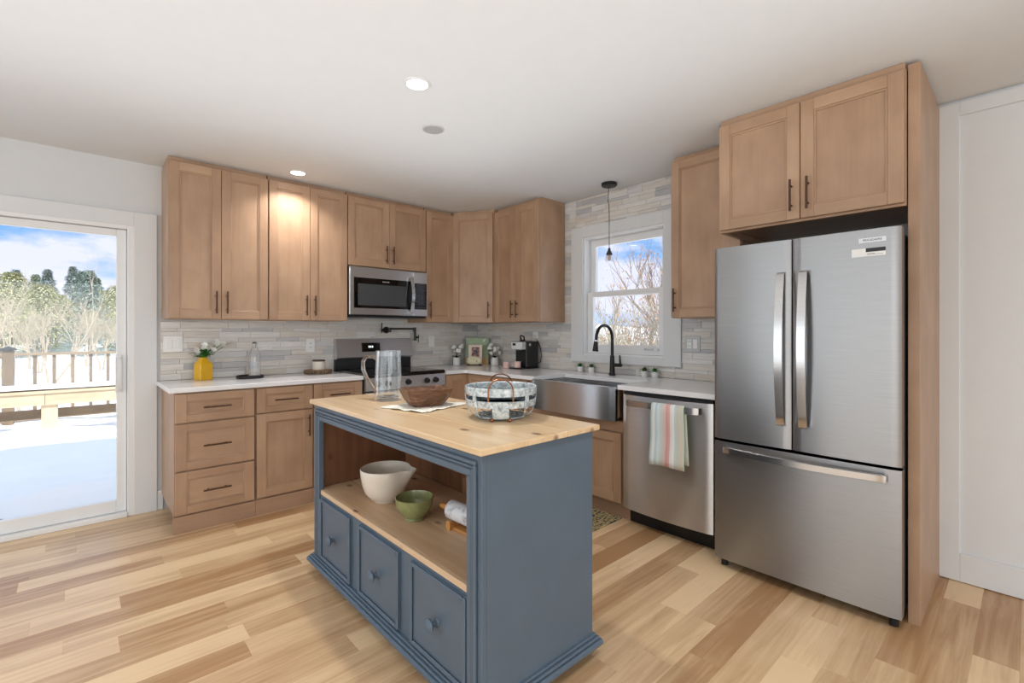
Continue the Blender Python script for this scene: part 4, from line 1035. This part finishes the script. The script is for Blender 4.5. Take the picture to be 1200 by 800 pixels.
def land(x, y):
    h = -1.3+.5*mnoise.noise(Vector((x*.03, y*.03, 1)))
    far = max(0, (y-70)/110); h += 7*far
    e = max(0, (x-16)/50); h += 1.6*min(1.6, e)
    return h
for j in range(N+1):
    for i in range(N+1):
        x = -150+300*i/N; y = -60+300*j/N; vs.append((x, y, land(x, y)))
fld.add(vs, [(j*(N+1)+i, j*(N+1)+i+1, (j+1)*(N+1)+i+1, (j+1)*(N+1)+i) for j in range(N) for i in range(N)], smooth=True)
struct('ground', fld, snow, 'snow covered field')
lumber = wood('pale_lumber', (178, 156, 124), (220, 200, 168), .7, gs=(14, 14, 1), tonev=.4)
greylum = wood('weathered_lumber', (122, 104, 84), (160, 140, 114), .8, gs=(14, 14, 1), tonev=.4)
RY = 9.15
t = thing('deck_railing', 'wooden deck railing with balusters at the deck edge', 'railing', (0, RY, 0))
m = MB(); m.box(-3.5, 3.2, -.05, .05, .955, .99, .003, g=0); m.build('top_rail', greylum, t)
m = MB(); m.box(-3.5, 3.2, -.02, .02, .08, .17, .003, g=0); m.build('bottom_rail', greylum, t)
for px in (-2.35, -.70, .95, 2.6):
    m = MB(); m.box(px-.055, px+.055, -.055, .055, -.08, 1.03, .003); po = m.build('post', greylum, t)
    m = MB(); m.prism([(px-.08, 1.03), (px+.08, 1.03), (px+.075, 1.05), (px, 1.085), (px-.075, 1.05)], -.08, .08, axis=1); m.build('post_cap', M['dkgrey'], po)
x = -3.3
while x < 3.1:
    if min(abs(x-p) for p in (-2.35, -.70, .95, 2.6)) > .08:
        m = MB(); m.box(x-.019, x+.019, -.062, -.051, .06, .94, .001) if False else m.box(x-.019, x+.019, -.019, .019, .17, .955, .001); m.build('baluster', greylum, t)
    x += .19
BYd = 7.75
t = thing('deck_bench', 'snow topped wooden deck bench in front of the railing', 'bench', (0, BYd, 0))
m = MB(); m.box(-3.4, -.30, 0, .035, .42, .555, .003, g=0); m.box(-.297, 2.6, 0, .035, .42, .555, .003, g=0); m.build('fascia', lumber, t)
m = MB(); m.box(-3.4, 2.6, -.02, .42, .556, .59, .003, g=0); m.build('seat', lumber, t)
m = MB(); m.box(-3.4, 2.6, .40, .43, .22, .33, .003, g=0); m.build('rear_stretcher', greylum, t)
for px in (-2.2, -.26, 1.6):
    m = MB(); m.box(px-.07, px+.07, .036, .125, -.08, .5555, .004, g=2); m.build('support_post', lumber, t)
sn = MB(); vs = []; n1, n2 = 80, 6
for j in range(n2+1):
    for i in range(n1+1):
        x = -3.4+6*i/n1; v = j/n2; vs.append((x, -.02+.44*v, .5905+(.055+.03*mnoise.noise(Vector((x*1.3, v*1.5, 5))))*math.sin(PI*min(1, max(0, v*.94+.03)))**.5))
sn.add(vs, [(j*(n1+1)+i, j*(n1+1)+i+1, (j+1)*(n1+1)+i+1, (j+1)*(n1+1)+i) for j in range(n2) for i in range(n1)], smooth=True)
o = sn.build('bench_snow', snow, None, loc=(0, BYd, 0)); tag(o, 'ridge of snow lying along the deck bench seat', 'snow', kind='stuff')

def branchy(seed, h, r, depth=4, spread=.5, nb=4, trunks=1, up=.35):
    rnd = random.Random(seed); m = MB(); ends = []
    def grow(p, d, L, rad, k):
        pts = [p]; q = p.copy(); dd = d.copy(); ns = 4
        for i in range(ns):
            dd = (dd+Vector((rnd.gauss(0, .13), rnd.gauss(0, .13), rnd.gauss(.05, .08)))).normalized(); q = q+dd*L/ns; pts.append(q.copy())
        m.tube(pts, [rad*(1-.45*i/ns) for i in range(ns+1)], 6 if k > 2 else 4)
        if k <= 0: ends.append((q, dd)); return
        for i in range(nb):
            f = rnd.uniform(.35, 1.); b = pts[min(ns, int(f*ns+.5))]
            side = Vector((rnd.gauss(0, 1), rnd.gauss(0, 1), rnd.gauss(0, .5))).normalized()
            nd = (dd*(1-spread)+side*spread+Vector((0, 0, up*.5))).normalized()
            grow(b, nd, L*rnd.uniform(.5, .78), rad*rnd.uniform(.42, .6), k-1)
    for i in range(trunks):
        a = 2*PI*i/max(1, trunks); d = Vector((.18*math.cos(a), .18*math.sin(a), 1)).normalized() if trunks > 1 else Vector((0, 0, 1))
        grow(Vector((.1*math.cos(a)*(trunks > 1), .1*math.sin(a)*(trunks > 1), 0)), d, h*.45, r, depth)
    return m, ends
bark_w = plain('pale_bark', (178, 164, 142), .8, var=.2, nscale=6.)
bark_g = plain('grey_bark', (150, 132, 112), .8, var=.2, nscale=6.)
rust = plain('dry_leaf', (196, 158, 124), .8, var=.25, nscale=8.)
olive = plain('pale_green_leaf', (176, 178, 134), .8, var=.25, nscale=5.)
def leaves_at(ends, rnd, size, per=2):
    m = MB()
    for p, d in ends:
        for k in range(per):
            q = p+Vector((rnd.gauss(0, .1), rnd.gauss(0, .1), rnd.gauss(0, .1))); m.leaf(q, (rnd.gauss(0, 1), rnd.gauss(0, 1), rnd.gauss(0, 1)), (rnd.gauss(0, 1), rnd.gauss(0, 1), .3), size, size*.6)
    return m
def bare_tree(seed, h, r, loc, label, bark_, leafm=None, group=None, **kw):
    t = thing('bare_tree', label, 'tree', loc, 0, group); m, ends = branchy(seed, h, r, **kw); m.build('branches', bark_, t)
    if leafm: leaves_at([e for i, e in enumerate(ends) if i % 2], random.Random(seed), .06, 1).build('dry_leaves', leafm, t)
    return t
# trees past the railing
bare_tree(3, 4.5, .038, (-.95, 17.5, land(-.95, 17.5)), 'pale slim bare tree just beyond the deck railing', bark_w, None, depth=4, spread=.30, nb=3, trunks=2, up=.5)
bare_tree(11, 4.0, .034, (-2.3, 20.5, land(-2.3, 20.5)), 'low branching bare tree left of the slim pale tree', bark_w, None, depth=4, spread=.4, nb=4, trunks=3)
# outside the kitchen window
bare_tree(21, 3.9, .05, (8.6, 5.35, land(8.6, 5.35)), 'pale many stemmed shrub tree filling the kitchen window', bark_w, rust, depth=4, spread=.36, nb=4, trunks=5, up=.45)
bare_tree(29, 3.2, .04, (10.2, 7.2, land(10.2, 7.2)), 'low pale shrub left behind the window tree', bark_w, olive, depth=4, spread=.4, nb=4, trunks=4)
bare_tree(33, 5.6, .06, (11.6, 6.0, land(11.6, 6.0)), 'taller thin bare tree right behind the window shrub', bark_g, rust, depth=4, spread=.36, nb=4, trunks=3, up=.5)
# brush bank past the window
bb = MB(); rb = random.Random(4)
for i in range(7600):
    x = rb.uniform(12, 22); y = rb.uniform(2, 22); z = land(x, y)+rb.random()**1.4*1.9
    bb.leaf((x, y, z), (rb.gauss(0, .4), rb.gauss(0, .4), 1), (1, 0, 0), rb.uniform(.2, .45), .035)
o = bb.build('brush', plain('tan_brush', (205, 176, 148), .9, var=.3, nscale=2.)); tag(o, 'bank of tan brush beyond the kitchen window', 'brush', kind='stuff')
# forest beyond the field
def conifer(seed, h, w, mat, n=2600, rounded=False):
    rnd = random.Random(seed); t = bpy.data.objects.new('rounded_tree' if rounded else 'evergreen_tree', None); COL.objects.link(t)
    m = MB(); m.cyl((0, 0, -.3), (0, 0, h*.95), .035*h*.6, .02, n=7); m.build('trunk', bark_g, t)
    m = MB()
    for i in range(n):
        u = rnd.random()**.75; z = h*(.08+.92*u); r = (w*math.sin(PI*(.12+.86*u))**.7*rnd.random()**.4 if rounded else w*(1-u)**.8*(.35+.65*rnd.random())*(1+.25*math.sin(u*40))); a = rnd.random()*2*PI
        m.leaf((r*math.cos(a), r*math.sin(a), z), (math.cos(a), math.sin(a), rnd.uniform(-.5, .3)), (0, 0, 1), rnd.uniform(.25, .55), .2)
    m.build('foliage', mat, t); return t
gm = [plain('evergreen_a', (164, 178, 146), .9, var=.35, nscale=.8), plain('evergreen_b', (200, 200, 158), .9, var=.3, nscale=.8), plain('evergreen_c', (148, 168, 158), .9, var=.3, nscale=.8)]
protos = [conifer(5, 9.6, 2.6, gm[0]), conifer(6, 8.2, 2.7, gm[1], 3200, True), conifer(7, 10.2, 2.4, gm[2])]
labs = ['dense mid green evergreen in the far tree line', 'pale yellow green rounded tree in the far tree line', 'dark blue green evergreen in the far tree line']
used = [0, 0, 0]; rn = random.Random(12)
spots = []
for row in range(9):
    yy = 66+row*5.6; x0 = -.26*yy-rn.random()*2-(2.7 if row % 2 else 0)
    while x0 < .2*yy: spots.append((x0, yy+rn.uniform(-.1, .1))); x0 += 6.3
for x, y in spots:
    i = rn.choice([0, 1, 1, 2]); p = protos[i]; s = rn.uniform(.85, .98); L = (x, y, land(x, y)-.1)
    if not used[i]: tag(p, labs[i], 'tree', 'far tree line beyond the snow field'); p.location = L; p.scale = (s, s, s); used[i] = 1
    else: dup(p, L, rn.random()*6, None, (s, s, s*rn.uniform(.9, 1.12)))
bt = bare_tree(41, 5.2, .07, (-3.3, 38, land(-3.3, 38)), 'pale bare tree standing before the far evergreens', bark_w, olive, 'bare trees before the evergreens', depth=4, spread=.42, nb=4, trunks=2)
for x, y in ((-1.8, 41), (-.3, 37), (1.1, 42), (2.2, 39), (-4.6, 44), (-2.6, 47), (.4, 48)): dup(bt, (x, y, land(x, y)), rn.random()*6, None, (rn.uniform(.7, 1), )*3)
